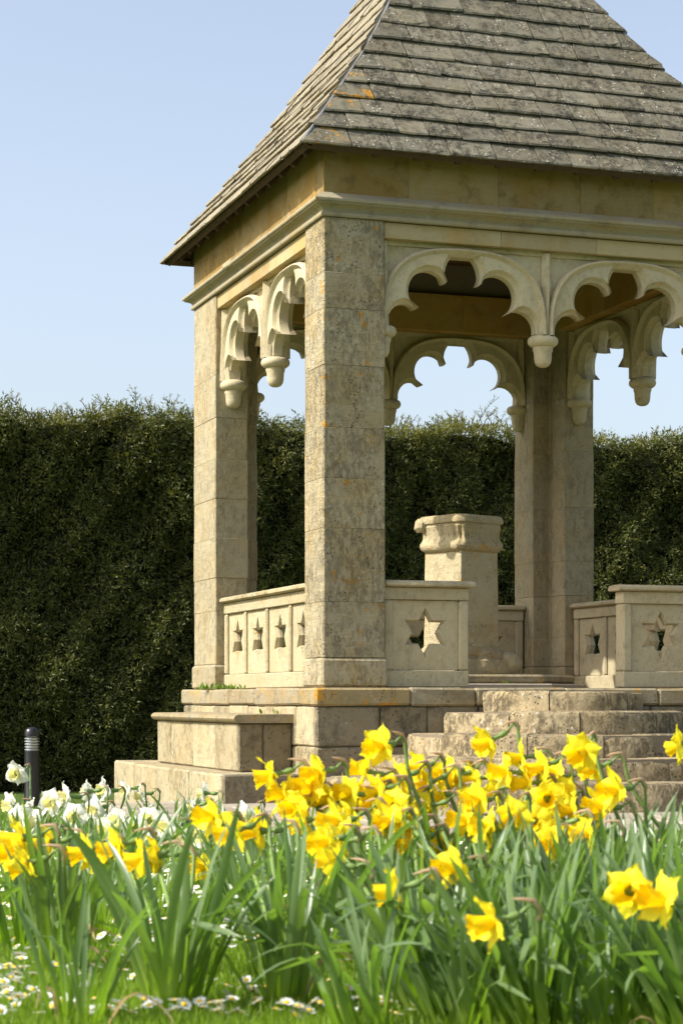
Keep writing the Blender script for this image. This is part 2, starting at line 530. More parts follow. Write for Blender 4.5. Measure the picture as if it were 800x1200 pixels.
# --- curved front steps
SC = (1.965, -P - .024)
steps = [(.66, EYE + .068), (1.0, EYE - .088), (1.32, EYE - .258), (1.66, EYE - .425), (2.0, EYE - .59)]
for k, (R, zt) in enumerate(steps):
    zb = (steps[k + 1][1] - .02) if k < 4 else EYE - .84
    rin = max(.02, R - .46)
    base = MB()
    n = 40
    rg = []
    for (rr, zz) in ((rin, zb), (R - .02, zb), (R - .02, zt - .012), (rin, zt - .012)):
        rg.append([(SC[0] + rr * math.cos(math.pi + math.pi * i / n), SC[1] + rr * math.sin(math.pi + math.pi * i / n), zz) for i in range(n + 1)])
    rg.append(rg[0])
    base.rings(rg, False, False, closed=False)
    st = pbuild(base, 'step', M['mortar'])
    nb = max(3, round(math.pi * R / .62))
    angs = [0] + [(i + random.uniform(-.22, .22)) / nb for i in range(1, nb)] + [1]
    for a0, a1 in zip(angs[:-1], angs[1:]):
        g = .005 / R
        m = 6
        b = .026
        e = random.uniform(-.014, .008); dz = random.uniform(-.012, .004)
        sec = []
        for i in range(m + 1):
            a = math.pi + math.pi * a0 + g + (math.pi * (a1 - a0) - 2 * g) * i / m
            wob = mnoise.noise(Vector((math.cos(a) * R * 3, math.sin(a) * R * 3, zt * 9))) * .024
            ring = []
            for (rr, zz) in ((rin, zb + .004), (R + e, zb + .004), (R + e + wob, zt - b * 1.6 + dz), (R + e - b * .5 + wob, zt - b * .45 + dz), (R + e - b * 1.8 + wob, zt + dz), (rin, zt + dz)):
                if i in (0, m) and rr > rin: rr -= .006
                ring.append((SC[0] + rr * math.cos(a), SC[1] + rr * math.sin(a), zz))
            sec.append(ring)
        mb = MB().rings(sec, True, True)
        pbuild(mb, 'stone_block', M['step'], st, 35)

# --- bench on the left side of the plinth
bt0, bt1 = .54, 3.32
bs0, bs1 = -.533, -P - .008
zs_ = EYE - .118
bench = pbuild(MB().cbox(bs0 + .02, bs1, bt0 + .02, bt1 - .02, EYE - .60, zs_ - .06, .004), 'bench', M['mortar'])
js = split(bt0 + .06, bt1, .5, .8)
for a, b_ in zip(js[:-1], js[1:]):
    pbuild(MB().cbox(bs0 + random.uniform(-.003, .003), bs0 + .24, a + .003, b_ - .003, EYE - .578, zs_ - .074, .010, .004), 'stone_block', M['bench'], bench)
for (u0, u1) in ((bs0, bs0 + .2), (bs0 + .204, bs1)):
    pbuild(MB().cbox(u0, u1, bt0, bt0 + .057, EYE - .578, zs_ - .074, .010, .003), 'shade_toned_facing', M['plinth'], bench)  # thin dark facing: shade of the bench end put into its stone colour
js = split(bt0 - .05, bt1 + .05, .75, 1.2)
for a, b_ in zip(js[:-1], js[1:]):     # rounded seat slabs
    mb = MB()
    pr = [(bs1, zs_), (bs0 - .02, zs_ - .002), (bs0 - .045, zs_ - .014), (bs0 - .055, zs_ - .035), (bs0 - .045, zs_ - .055), (bs0 - .02, zs_ - .07), (bs1, zs_ - .07)]
    mb.rings([[(x, a + .003, z) for x, z in pr], [(x, b_ - .003, z) for x, z in pr]])
    pbuild(mb, 'seat_slab', M['slab'], bench, 35)
foot = pbuild(MB().cbox(-.764, -P - .02, .104, 4.06, EYE - 1.15, EYE - .60, .004), 'bench_base', M['mortar'])
pbuild(MB().cbox(-.784, -P - .006, .084, .15, EYE - 1.15, EYE - .585, .014, .005), 'shade_toned_facing', M['plinth'], foot)  # thin facing again, the shaded end painted in by darker stone
js = split(.154, 4.08, .8, 1.25)
for a, b_ in zip(js[:-1], js[1:]):
    pbuild(MB().cbox(-.784, -P - .006, a + .003, b_ - .003, EYE - 1.15, EYE - .583 + random.uniform(-.004, .002), .016, .006), 'stone_block', M['bench'], foot)

# --- pillars, block on block
ZP = EYE + 3.78
def pillar(poly, base_poly, mat, seed):
    random.seed(seed)
    core = MB()
    prism(core, offset_poly(poly, .012), ZF, ZP - .01, .004)
    pl = pbuild(core, 'pillar', M['mortar'])
    z = ZF
    mb = MB()
    prism(mb, cut_corners(base_poly, .014), ZF + .002, ZF + .235, .022)
    pbuild(mb, 'base_block', mat, pl)
    z = ZF + .238
    while z < ZP - .02:
        h = random.uniform(.28, .62)
        if ZP - (z + h) < .22: h = ZP - z
        e = random.uniform(-.003, .003)
        pp = [(p[0] + random.uniform(-.0015, .0015), p[1] + random.uniform(-.0015, .0015)) for p in cut_corners(offset_poly(poly, -e), .010)]
        mb = MB()
        prism(mb, pp, z + .0006, min(z + h, ZP) - .0006, .0025)
        pbuild(mb, 'stone_block', mat, pl)
        z += h
    return pl
FW, FD, LW = .51, .486, .32
def Lpoly(x, y, w, d, lw, ld, sx, sy):
    """L plan with its outer corner at (x, y); arms run towards sx, sy"""
    pts = [(0, 0), (w, 0), (w, ld), (lw, ld), (lw, d), (0, d)]
    pts = [(x + sx * a, y + sy * b) for a, b in pts]
    return pts if sx * sy > 0 else pts[::-1]
plans = [(0, 0, FW, FD, LW, .32, 1, 1), (S, 0, FW, FD, LW, .32, -1, 1), (0, L, FW, .80, LW, .455, 1, -1), (S, L, FW, .80, LW, .455, -1, -1)]
for i, a in enumerate(plans):
    pg = Lpoly(*a)
    bp = offset_poly(pg, -.016)
    pillar(pg, bp, M['pillar'] if i < 2 else M['pillar_rear'], 40 + i)
random.seed(21)

# --- lintels between the pillars, frieze and cornice above
ZL = EYE + 3.652
# outer half is pale, inner half carries the ochre stain: swap by order so that the room side is ochre
def lintel2(x0, x1, y0, y1, along, inner_hi):
    c = pbuild(MB().cbox(x0 + .01, x1 - .01, y0 + .012, y1 - .012, ZL + .01, ZP + .2, .003), 'lintel', M['mortar'])
    a, b_ = (x0, x1) if along == 'x' else (y0, y1)
    js = split(a, b_, .8, 1.2)
    for u0, u1 in zip(js[:-1], js[1:]):
        lo, hi = (y0, y1) if along == 'x' else (x0, x1)
        mid = lo + .165 if inner_hi else hi - .165
        for (p0, p1, inner) in ((lo, mid - .0015, not inner_hi), (mid + .0015, hi, inner_hi)):
            mb = MB()
            top = ZP + (.24 if inner else -.003)
            if along == 'x': mb.cbox(u0 + .0006, u1 - .0006, p0, p1, ZL, top, .004, .0005)
            else: mb.cbox(p0, p1, u0 + .0006, u1 - .0006, ZL, top, .004, .0005)
            pbuild(mb, 'stone_block', M['inner'] if inner else M['lintel'], c)
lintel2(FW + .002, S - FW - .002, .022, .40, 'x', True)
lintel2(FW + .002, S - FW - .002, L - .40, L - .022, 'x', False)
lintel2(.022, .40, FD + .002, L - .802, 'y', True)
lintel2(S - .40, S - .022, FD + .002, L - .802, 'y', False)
ZE = EYE + 4.25
fr = pbuild(MB().rings([[(.02, .02, ZP + .002), (S - .02, .02, ZP + .002), (S - .02, L - .02, ZP + .002), (.02, L - .02, ZP + .002)],
                        [(.02, .02, ZE + .16), (S - .02, .02, ZE + .16), (S - .02, L - .02, ZE + .16), (.02, L - .02, ZE + .16)],
                        [(.32, .32, ZE + .16), (S - .32, .32, ZE + .16), (S - .32, L - .32, ZE + .16), (.32, L - .32, ZE + .16)],
                        [(.32, .32, ZP + .002), (S - .32, .32, ZP + .002), (S - .32, L - .32, ZP + .002), (.32, L - .32, ZP + .002)]], False, False), 'frieze', M['mortar'])
def frieze_blocks():
    for side in 'fblr':
        ln = S if side in 'fb' else L
        a, b_ = (0, ln) if side in 'fb' else (.2, ln - .2)
        js = split(a, b_, .65, 1.0)
        for u0, u1 in zip(js[:-1], js[1:]):
            u0 += .0006; u1 -= .0006
            z0, z1 = ZP + .012, ZE + .155
            e = random.uniform(0, .003)
            mb = MB()
            if side == 'f': mb.cbox(u0, u1, e, .197, z0, z1, .002, .0005)
            if side == 'b': mb.cbox(u0, u1, L - .197, L - e, z0, z1, .004, .001)
            if side == 'l': mb.cbox(e, .19, u0, u1, z0, z1, .004, .001)
            if side == 'r': mb.cbox(S - .19, S - e, u0, u1, z0, z1, .004, .001)
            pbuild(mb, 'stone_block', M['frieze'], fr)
frieze_blocks()
prof = [(-.02, 0), (.020, 0), (.026, .010), (.026, .030), (.020, .036), (.012, .040), (.012, .052), (.022, .066), (.042, .078), (.066, .086), (.076, .088), (.078, .098), (.090, .100), (.096, .108), (.096, .122), (.090, .130), (.05, .158), (.012, .186), (-.02, .188)]
cm = MB()
rg = []
for o_, z_ in prof:
    rg.append([(-o_, -o_, ZP + .002 + z_), (S + o_, -o_, ZP + .002 + z_), (S + o_, L + o_, ZP + .002 + z_), (-o_, L + o_, ZP + .002 + z_)])
cm.rings(rg, False, False)
corn = pbuild(cm, 'cornice', M['cornice'])
pbuild(MB().cbox(-.103, -.05, 2.37, 2.62, ZP + .095, ZP + .155, .012, .008), 'stone_repair', M['bench'], corn)

# --- cusped tracery
def arc(cx, cz, r, a0, a1, n):
    return [Vector((cx + r * math.cos(math.radians(a0 + (a1 - a0) * i / n)), cz + r * math.sin(math.radians(a0 + (a1 - a0) * i / n)))) for i in range(n + 1)]
def arc_through(p0, p1, bulge, n):
    """arc from p0 to p1 whose middle is pushed left of the travel direction by bulge"""
    p0, p1 = Vector(p0), Vector(p1)
    ch = p1 - p0; c = ch.length; d = ch / c
    nrm = Vector((-d.y, d.x))
    h = bulge
    r = (c * c / 4 + h * h) / (2 * h)
    cen = (p0 + p1) / 2 + nrm * (h - r)
    a0 = math.atan2((p0 - cen).y, (p0 - cen).x); a1 = math.atan2((p1 - cen).y, (p1 - cen).x)
    while a1 > a0: a1 -= 2 * math.pi
    return [cen + Vector((math.cos(a0 + (a1 - a0) * i / n), math.sin(a0 + (a1 - a0) * i / n))) * r for i in range(n + 1)]
def foil_curve(hw, zb):
    """opening edge of one arch, from the left pendant up and over to the right one"""
    k = hw / .70
    a = (-.615 * k, zb); b_ = (-.375 * k, zb + .145); c = (-.140 * k, zb + .362); ap = (0, ZL - .028)
    pts = arc_through(a, b_, .10, 9)
    pts += arc_through(b_, c, .212, 16)
    pts += arc_through(c, ap, .062, 8)
    pts += arc_through(ap, (-c[0], c[1]), .062, 8)
    pts += arc_through((-c[0], c[1]), (-b_[0], b_[1]), .212, 16)
    pts += arc_through((-b_[0], b_[1]), (-a[0], a[1]), .10, 9)
    return pts
def off_line(pts, d):
    out = []
    n = len(pts)
    for i in range(n):
        p0, p1, p2 = pts[max(i - 1, 0)], pts[i], pts[min(i + 1, n - 1)]
        e = []
        for q0, q1 in ((p0, p1), (p1, p2)):
            v = q1 - q0
            if v.length > 1e-6: e.append(v.normalized())
        if len(e) == 1: e = e * 2
        if not e: e = [Vector((1, 0))] * 2
        nn = Vector((-e[0].y, e[0].x)) + Vector((-e[1].y, e[1].x))
        if nn.length < .25: nn = Vector((0, 1))
        # step straight away from the opening
        out.append(p1 + nn.normalized() * d)
    # keep the two sides of every cusp from crossing: stop them on its centre line
    for (i0, ic, i1) in ((0, 9, 27), (10, 26, 45), (27, 44, 62), (45, 61, 72)):
        C = pts[ic]
        t0 = (pts[ic] - pts[ic - 1]).normalized(); t1 = (pts[ic + 2] - pts[ic + 1]).normalized()
        bs = (-t0 + t1)
        if bs.length < 1e-3: continue
        bs.normalize()
        for (r0, r1, ref) in ((i0, ic + 1, pts[ic - 3]), (ic + 1, i1, pts[ic + 4])):
            side = bs.cross(ref - C)
            for i in range(r0, r1):
                v = out[i] - C
                if bs.cross(v) * side < 0 and v.length < .12:
                    out[i] = C + bs * max(0.0, v.dot(bs))
    return out
def tracery(p_start, axis, length, cpos, inward):
    """p_start: (x, y) of one end of the centre line; axis 'x' or 'y'"""
    zb = EYE + 2.985
    hw = length / 4
    dep = .10
    def W(u, w, z):
        if axis == 'x': return (p_start[0] + u, p_start[1] + w, z)
        return (p_start[0] + w, p_start[1] + u, z)
    top = MB()
    if axis == 'x': top.cbox(p_start[0] - .01, p_start[0] + length + .01, p_start[1] - .07, p_start[1] + .07, ZL - .035, ZL + .004, .004)
    else: top.cbox(p_start[0] - .07, p_start[0] + .07, p_start[1] - .01, p_start[1] + length + .01, ZL - .035, ZL + .004, .004)
    tr = pbuild(top, 'tracery', M['carved'])
    for k in (0, 1):
        uc = hw * (1 + 2 * k)
        foil = foil_curve(hw, zb)
        # spandrel plate
        def sup(sc_u, sc_z):
            out = []
            for i in range(57):
                t = math.pi * i / 56
                cu, su = math.cos(t), math.sin(t)
                out.append(Vector((-hw * sc_u * math.copysign(abs(cu) ** .72, cu), zb - .012 + (ZL - .012 - zb) * sc_z * abs(su) ** .72)))
            return out
        el = sup(.988, 1.0)
        spn = [Vector((-hw + .004, zb + .05)), Vector((-hw + .004, ZL - .03)), Vector((hw - .004, ZL - .03)), Vector((hw - .004, zb + .05))]
        sp_in = [q for q in sup(.95, .93)[::-1] if q.y > zb + .06]
        mb = MB()
        mb.rings([[W(uc + q.x, w, q.y) for q in spn + sp_in] for w in (-.05, .05)])
        pbuild(mb, 'spandrel', M['carved'], tr)
        # cusped plate with bevelled edge
        mb = MB()
        rg = []
        for (w, e) in ((-.092, .040), (-.088, .036), (-.066, .029), (-.050, .017), (-.043, .007), (-.041, .001), (-.03, 0), (.03, 0), (.041, .001), (.043, .007), (.050, .017), (.066, .029), (.088, .036), (.092, .040)):
            inn = [Vector((q.x, max(min(q.y, ZL - .02), zb - .01))) for q in off_line(foil, e)]
            rg.append([W(uc + q.x, w, q.y) for q in inn + sup(.97, .985)[::-1]])
        mb.rings(rg, True, True)
        pbuild(mb, 'cusped_arch', M['carved'], tr, 32)
        # moulded outer arch, hollow towards the cusps
        mb = MB()
        rg = []
        for (w, su_, sz_) in ((-.060, .90, .90), (-.099, .925, .935), (-.106, .935, .945), (-.120, .945, .955), (-.126, .958, .968), (-.120, .972, .982), (-.09, .986, .998), (.09, .986, .998), (.120, .972, .982), (.126, .958, .968), (.120, .945, .955), (.106, .935, .945), (.099, .925, .935), (.060, .90, .90)):
            rg.append([W(uc + q.x, w, q.y) for q in sup(su_, sz_)])
        rg.append(rg[0])
        mb.rings(rg, False, False, closed=False)
        pbuild(mb, 'arch_moulding', M['carved'], tr, 40)
    # pendants: middle one and one at each pillar, with a kite rib above
    for k in (0, 1, 2):
        u = length * k / 2
        if k == 0: u += .045
        if k == 2: u -= .045
        c = W(u, 0, zb)
        mb = MB()
        sc = 1.0
        pr = [(.0, -.262), (.03, -.259), (.052, -.247), (.066, -.225), (.072, -.195), (.075, -.14), (.080, -.128), (.084, -.112), (.082, -.096), (.098, -.092), (.121, -.072), (.127, -.05), (.121, -.026), (.105, -.012), (.085, -.006), (.07, .0), (.0, .002)]
        mb.lathe([(r * sc, z) for r, z in pr], c, 24)
        pbuild(mb, 'pendant', M['carved'], tr, 40)
        mb = MB()
        rg = []
        for (hw_, dd, z) in ((.052, .085, zb - .006), (.04, .10, zb + .12), (.028, .118, zb + .30), (.045, .118, zb + .40), (.040, .112, ZL - .01)):
            ring = [W(u - hw_, -dd * .6, z), W(u - hw_ * .15, -dd, z), W(u + hw_ * .15, -dd, z), W(u + hw_, -dd * .6, z), W(u + hw_, dd * .6, z), W(u + hw_ * .15, dd, z), W(u - hw_ * .15, dd, z), W(u - hw_, dd * .6, z)]
            rg.append(ring)
        mb.rings(rg, True, True)
        pbuild(mb, 'kite_rib', M['carved'], tr)
    return tr
tracery((FW - .02, .17), 'x', S - 2 * FW + .04, 0, 1)
tracery((FW - .02, L - .17), 'x', S - 2 * FW + .04, 0, -1)
tracery((.17, FD - .02), 'y', L - FD - .80 + .04, 0, 1)
tracery((S - .17, FD - .02), 'y', L - FD - .80 + .04, 0, -1)

# --- balustrades with pierced stars
def star(cx, cz, r, squash=1.0):
    pts = []
    for k in range(12):
        a = math.pi / 2 + 2 * math.pi * k / 12
        rr = r if k % 2 == 0 else r * .577
        pts.append(Vector((cx + rr * math.cos(a) * squash, cz + rr * math.sin(a))))
    return pts
BZ0, BZ1 = ZF + .004, EYE + .952
def balustrade(start, axis, length, npan, mat, face_ends, low_course=False, wall=.0):
    """panels between ribs; the pierced star is cut right through"""
    hd = .075
    def W(u, w, z):
        if axis == 'x': return (start[0] + u, start[1] + w, z)
        return (start[0] + w, start[1] + u, z)
    sb = MB()
    def bx(mb, u0, u1, w0, w1, z0, z1, b=.008, j=.001):
        if axis == 'x': return mb.cbox(start[0] + u0, start[0] + u1, start[1] + w0, start[1] + w1, z0, z1, b, j)
        return mb.cbox(start[0] + w0, start[0] + w1, start[1] + u0, start[1] + u1, z0, z1, b, j)
    bx(sb, 0, length, -hd, hd, BZ0, BZ0 + .135, .010)
    bal = pbuild(sb, 'balustrade', mat)
    pw = length / npan
    zt = BZ1 - .055
    # top rail and coping
    mb = MB(); bx(mb, 0, length, -hd, hd, zt - .10, zt, .006); pbuild(mb, 'top_rail', mat, bal)
    e0 = .045 if face_ends[0] else -.002; e1 = .045 if face_ends[1] else -.002
    pr = [(-hd - .03, zt + .002), (-hd - .048, zt + .014), (-hd - .048, zt + .034), (-hd - .03, zt + .05), (-hd + .02, zt + .056), (hd - .02, zt + .056), (hd + .03, zt + .05), (hd + .048, zt + .034), (hd + .048, zt + .014), (hd + .03, zt + .002)]
    js = split(0, length, 1.0, 1.5) if length > 1.4 else [0, length]
    for i, (u0, u1) in enumerate(zip(js[:-1], js[1:])):
        if i == 0: u0 -= e0
        if i == len(js) - 2: u1 += e1
        mb = MB()
        mid = sum(a for a, _ in pr) / len(pr)
        rg = []
        for (uu, sc) in ((u0 + .001, .93), (u0 + .014, 1), (u1 - .014, 1), (u1 - .001, .93)):
            rg.append([W(uu, a * sc, zt + .028 + (z - zt - .028) * (sc ** 3)) for a, z in pr])
        mb.rings(rg)
        pbuild(mb, 'coping', mat if mat is not M['weathered'] else M['bench'], bal, 40)
    for k in range(npan + 1):
        w_ = .05 if 0 < k < npan else .085
        uc = pw * k
        u0, u1 = uc - w_ / 2, uc + w_ / 2
        if k == 0: u0, u1 = 0.002, .085
        if k == npan: u0, u1 = length - .085, length - .002
        mb = MB(); bx(mb, u0, u1, -hd + .001, hd - .001, BZ0 + .137, zt - .102, .014); pbuild(mb, 'rib', mat, bal)
    for k in range(npan):
        u0 = pw * k + (.087 if k == 0 else .027); u1 = pw * (k + 1) - (.087 if k == npan - 1 else .027)
        z0, z1 = BZ0 + .139, zt - .104
        ucen = (u0 + u1) / 2
        zc = EYE + .535
        r0 = .205
        sq = min(1.0, (u1 - u0) * .47 / (r0 * .866))
        big, sml = star(ucen, zc, r0, sq), star(ucen, zc, r0 * .84, sq)
        rect = [Vector((u0, z0)), Vector((u1, z0)), Vector((u1, z1)), Vector((u0, z1))]
        pd = .045
        mb = MB()
        def face(w, hole):
            polys = [[Vector((p.x, p.y, 0)) for p in rect], [Vector((p.x, p.y, 0)) for p in hole]]
            allp = rect + hole
            tris = tessellate_polygon(polys)
            mb.add([W(p.x, w, p.y) for p in allp], tris)
        face(-pd, big); face(pd, big)
        rg = [[W(p.x, -pd, p.y) for p in big], [W(p.x, -.012, p.y) for p in sml], [W(p.x, .012, p.y) for p in sml], [W(p.x, pd, p.y) for p in big]]
        mb.rings(rg, False, False)
        mb.rings([[W(p.x, -pd, p.y) for p in rect], [W(p.x, pd, p.y) for p in rect]], False, False)
        pbuild(mb, 'star_panel', mat, bal)
    return bal
balustrade((FW + .02, .16), 'x', .73, 1, M['balus'], (0, 1))
balustrade((S - FW - .75, .16), 'x', .73, 1, M['balus'], (1, 0))
balustrade((.155, FD + .016), 'y', L - FD - .83, 4, M['weathered'], (0, 0))
balustrade((S - .155, FD + .016), 'y', L - FD - .83, 4, M['balus'], (0, 0))
balustrade((FW + .016, L - .2), 'x', S - 2 * FW - .032, 4, M['balus'], (0, 0))

# --- roof
OV = .262
CXR, CYR = S / 2, L / 2
PU = [0, .15, .33, .43, .557, .75, 1.0]
PZ = [0, .425, .945, 1.265, 1.72, 2.45, 3.40]
def rise(u): return float(np.interp(u, PU, PZ))
def rpos(side, u, a, lift=0.0):
    dx, dy = CXR + OV, CYR + OV
    if side == 'f': p = Vector((a, -OV + u * dy, ZE + rise(u))); hn = Vector((0, -1, 0)); run = dy
    if side == 'b': p = Vector((a, L + OV - u * dy, ZE + rise(u))); hn = Vector((0, 1, 0)); run = dy
    if side == 'l': p = Vector((-OV + u * dx, a, ZE + rise(u))); hn = Vector((-1, 0, 0)); run = dx
    if side == 'r': p = Vector((S + OV - u * dx, a, ZE + rise(u))); hn = Vector((1, 0, 0)); run = dx
    sl = (rise(min(1, u + .04)) - rise(max(0, u - .04))) / ((min(1, u + .04) - max(0, u - .04)) * run)
    nrm = (hn * sl + Vector((0, 0, 1))).normalized()
    return p + nrm * lift
def hips(side, u):
    if side in 'fb': return -OV + u * (CXR + OV), S + OV - u * (CXR + OV)
    return -OV + u * (CYR + OV), L + OV - u * (CYR + OV)
deck = MB()
us = [0.015] + PU[1:-1] + [.985]
for lift in (0.0, -.035):
    deck.rings([[rpos('f', u, hips('f', u)[0], lift), rpos('f', u, hips('f', u)[1], lift), rpos('b', u, hips('b', u)[1], lift), rpos('b', u, hips('b', u)[0], lift)] for u in us], False, lift == 0)
roof = pbuild(deck, 'roof', M['timber'])
rest = MB()
def tile_mesh(side, u0, u1, a0, a1, t0, t1, mb, lift):
    """a0,a1 lower corners; t0,t1 upper corners"""
    n = 4
    thick = random.uniform(.022, .034)
    bow = random.uniform(-.002, .002)
    tilt = random.uniform(-.004, .004)
    sag = random.uniform(-.002, .002)
    lo_t, lo_b, hi_t, hi_b, mid_t = [], [], [], [], []
    for i in range(n + 1):
        f = i / n
        a = a0 + (a1 - a0) * f; t = t0 + (t1 - t0) * f
        du = random.uniform(-.001, .001) + sag * (f - .5) * 2
        dl = bow * math.sin(math.pi * f) + tilt * (f - .5)
        up = max(0.0, u0 + du)
        lo_t.append(rpos(side, up + .004, a, lift + thick + dl))
        mid_t.append(rpos(side, up, a, lift + thick * .7 + dl))
        lo_b.append(rpos(side, up + .003, a, lift + dl * .6))
        hi_t.append(rpos(side, u1, t, .004 + thick * .5))
        hi_b.append(rpos(side, u1, t, .001))
    if a1 - a0 > .12:
        for lst in (lo_t, mid_t, lo_b):
            k = random.choice((0, n))
            q = rpos(side, u0 + .012, a0 if k == 0 else a1, 0) - rpos(side, u0, a0 if k == 0 else a1, 0)
            if random.random() < .12: lst[k] = lst[k] + q * .8
    mb.rings([[hi_b[i], lo_b[i], mid_t[i], lo_t[i], hi_t[i]] for i in range(n + 1)], True, True)
def roof_side(side, as_parts):
    u, ci = 0.0, 0
    du = .0575
    while u < .97:
        step = du * (1.0 if u < .3 else .93 if u < .6 else .85)
        un = min(u + step, .985)
        ut = min(u + step * 1.45, .99)
        a_lo, a_hi = hips(side, u); t_lo, t_hi = hips(side, ut)
        # joints
        js = [a_lo]
        first = True
        while True:
            w = random.choice((.22, .27, .31, .36, .42, .48)) * random.uniform(.92, 1.08)
            if a_hi - (js[-1] + w) < .20: break
            js.append(js[-1] + w)
        js.append(a_hi)
        m_ = len(js) - 1
        for k in range(m_):
            g = random.uniform(.0025, .007)
            a0 = js[k] + (g if k else 0); a1 = js[k + 1] - (g if k < m_ - 1 else 0)
            t0 = max(a0, t_lo) if k else t_lo
            t1 = min(a1, t_hi) if k < m_ - 1 else t_hi
            if t1 - t0 < .01:
                mid = min(max((a0 + a1) / 2, t_lo), t_hi); t0, t1 = mid - .005, mid + .005
            mb = MB() if as_parts else rest
            tile_mesh(side, u, ut, a0, a1, t0, t1, mb, .025 if u > 0 else .006)
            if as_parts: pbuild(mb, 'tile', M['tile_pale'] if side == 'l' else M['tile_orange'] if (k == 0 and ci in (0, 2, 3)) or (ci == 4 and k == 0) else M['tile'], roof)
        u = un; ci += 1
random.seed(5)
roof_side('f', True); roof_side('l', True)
roof_side('r', False); roof_side('b', False)
ro = pbuild(rest, 'tiles', M['tile'], roof); ro['kind'] = 'stuff'
# lead soakers under the mitred hips
for (s1, e1) in (('f', 0), ('f', 1), ('b', 0), ('b', 1)):
    mb = MB()
    mb.tube([rpos(s1, u, hips(s1, u)[e1], .018) for u in [.004 + i * .0245 for i in range(40)]], .016, 6)
    pbuild(mb, 'hip_lead', M['lead'], roof, True)
# rafter feet and eaves fillet
def rafters(side):
    ln = S if side in 'fb' else L
    k = int(ln / .33)
    for i in range(k + 1):
        a = .04 + (ln - .08) * i / k
        u0, u1 = .022, .135
        mb = MB()
        w = .026
        ring0 = [rpos(side, u0, a - w, -.04), rpos(side, u0, a + w, -.04), rpos(side, u0, a + w, -.115), rpos(side, u0, a - w, -.115)]
        ring1 = [rpos(side, u1, a - w, -.04), rpos(side, u1, a + w, -.04), rpos(side, u1, a + w, -.12), rpos(side, u1, a - w, -.12)]
        mb.rings([ring0, ring1])
        pbuild(mb, 'rafter_foot', M['rafter'], roof)
for s_ in 'flbr': rafters(s_)
fa = MB()
for s_ in 'flbr':
    h0, h1 = hips(s_, .012)
    g0, g1 = hips(s_, .03)
    fa.rings([[rpos(s_, .012, h0, -.002), rpos(s_, .03, g0, -.002), rpos(s_, .03, g0, -.075), rpos(s_, .012, h0, -.065)],
              [rpos(s_, .012, h1, -.002), rpos(s_, .03, g1, -.002), rpos(s_, .03, g1, -.075), rpos(s_, .012, h1, -.065)]])
pbuild(fa, 'eaves_board', M['rafter'], roof)
# boarded ceiling inside
cl = pbuild(MB().cbox(.33, S - .33, .33, L - .33, ZE + .10, ZE + .13, .003), 'ceiling', M['timber'])
x = .335
while x < S - .36:
    w = min(.19, S - .335 - x)
    pbuild(MB().cbox(x + .003, x + w - .003, .335, L - .335, ZE + .075 + random.uniform(0, .004), ZE + .098, .004), 'board', M['timber'], cl)
    x += .19
for yb in (1.1, 2.03, 2.95):
    pbuild(MB().cbox(.335, S - .335, yb - .06, yb + .06, ZE - .06, ZE + .073, .01), 'beam', M['timber'], cl)

# ------------------------------------------------------------------ pedestal in the middle
pc = Vector((S / 2 + .03, L / 2, ZF + .127))
vd = Vector((pc.x - CAM[0], pc.y - CAM[1])).normalized()
prot = math.atan2(-vd.y, -vd.x)
ped = empty('stone_pedestal', pc, 'weathered carved stone pedestal standing on the slab inside the pavilion', 'pedestal')
def sq_ring(hd, z, rnd=.04, n=14, fn=None):
    """square ring of half diagonal hd, a corner towards the camera side; rnd rounds the corners"""
    out = []
    side = hd * math.sqrt(2)
    for k in range(4):
        a0 = k * math.pi / 2; a1 = a0 + math.pi / 2
        p0 = Vector((math.cos(a0), math.sin(a0))) * hd; p1 = Vector((math.cos(a1), math.sin(a1))) * hd
        for i in range(n):
            f = i / n
            p = p0.lerp(p1, f)
            e = min(f, 1 - f)
            d = max(0, 1 - e / .1) * rnd
            p = p * (1 - d)
            q = fn(p, z, k, f) if fn else p
            out.append((q.x * math.cos(prot) - q.y * math.sin(prot), q.x * math.sin(prot) + q.y * math.cos(prot), z))
    return out
def rough(amp, sc):
    def fn(p, z, k, f):
        v = mnoise.fractal(Vector((p.x * sc, p.y * sc, z * sc)), 1.0, 2.0, 4)
        return p * (1 + amp * v)
    return fn
mb = MB()
rg = []
for z, hd, am in ((0, .47, .06), (.03, .48, .07), (.07, .475, .08), (.10, .46, .1), (.13, .455, .1), (.15, .41, .1), (.17, .40, .12), (.19, .415, .12), (.215, .40, .14), (.24, .375, .12), (.26, .35, .05)):
    rg.append(sq_ring(hd, z, .05, 14, rough(am * 1.8, 4)))
mb.rings(rg)
mb.build('base', M['ped'], ped, 40)
mb = MB()
# broken corner boulder at the foot
rg = []
for i in range(9):
    t = i / 8
    r = .125 * math.sin(math.pi * (.12 + .83 * t)) ** .6
    ring = []
    for k in range(12):
        a = 2 * math.pi * k / 12
        rr = r * (1 + .3 * mnoise.noise(Vector((math.cos(a) * 1.7, math.sin(a) * 1.7, t * 3))))
        ring.append((rr * math.cos(a), rr * math.sin(a) * .8, t * .21))
    rg.append(ring)
mb.rings(rg)
bl = mb.build('broken_corner', M['ped'], ped, 50)
rgt = Vector((CS, -SN, 0))
bl.location = rgt * .435 + Vector((0, 0, .0))
mb = MB()
rg = []
nz = 22
for i in range(nz + 1):
    t = i / nz
    z = .255 + .855 * t
    hd = .338 + .012 * (1 - t)
    def fn(p, z_, k, f, t=t):
        v = mnoise.fractal(Vector((p.x * 6, p.y * 6, z_ * 6)), 1.0, 2.0, 4)
        lose = 0
        if k in (0, 3):
            lose = .2 * max(0, mnoise.noise(Vector((f * 2.3 + k, z_ * 2.2, 3.1))) + .25) * max(0, 1 - t * 1.35)
        return p * (1 + .018 * v - lose)
    rg.append(sq_ring(hd, z, .035, 14, fn))
mb.rings(rg)
mb.build('shaft', M['ped'], ped, 40)
mb = MB()
rg = []
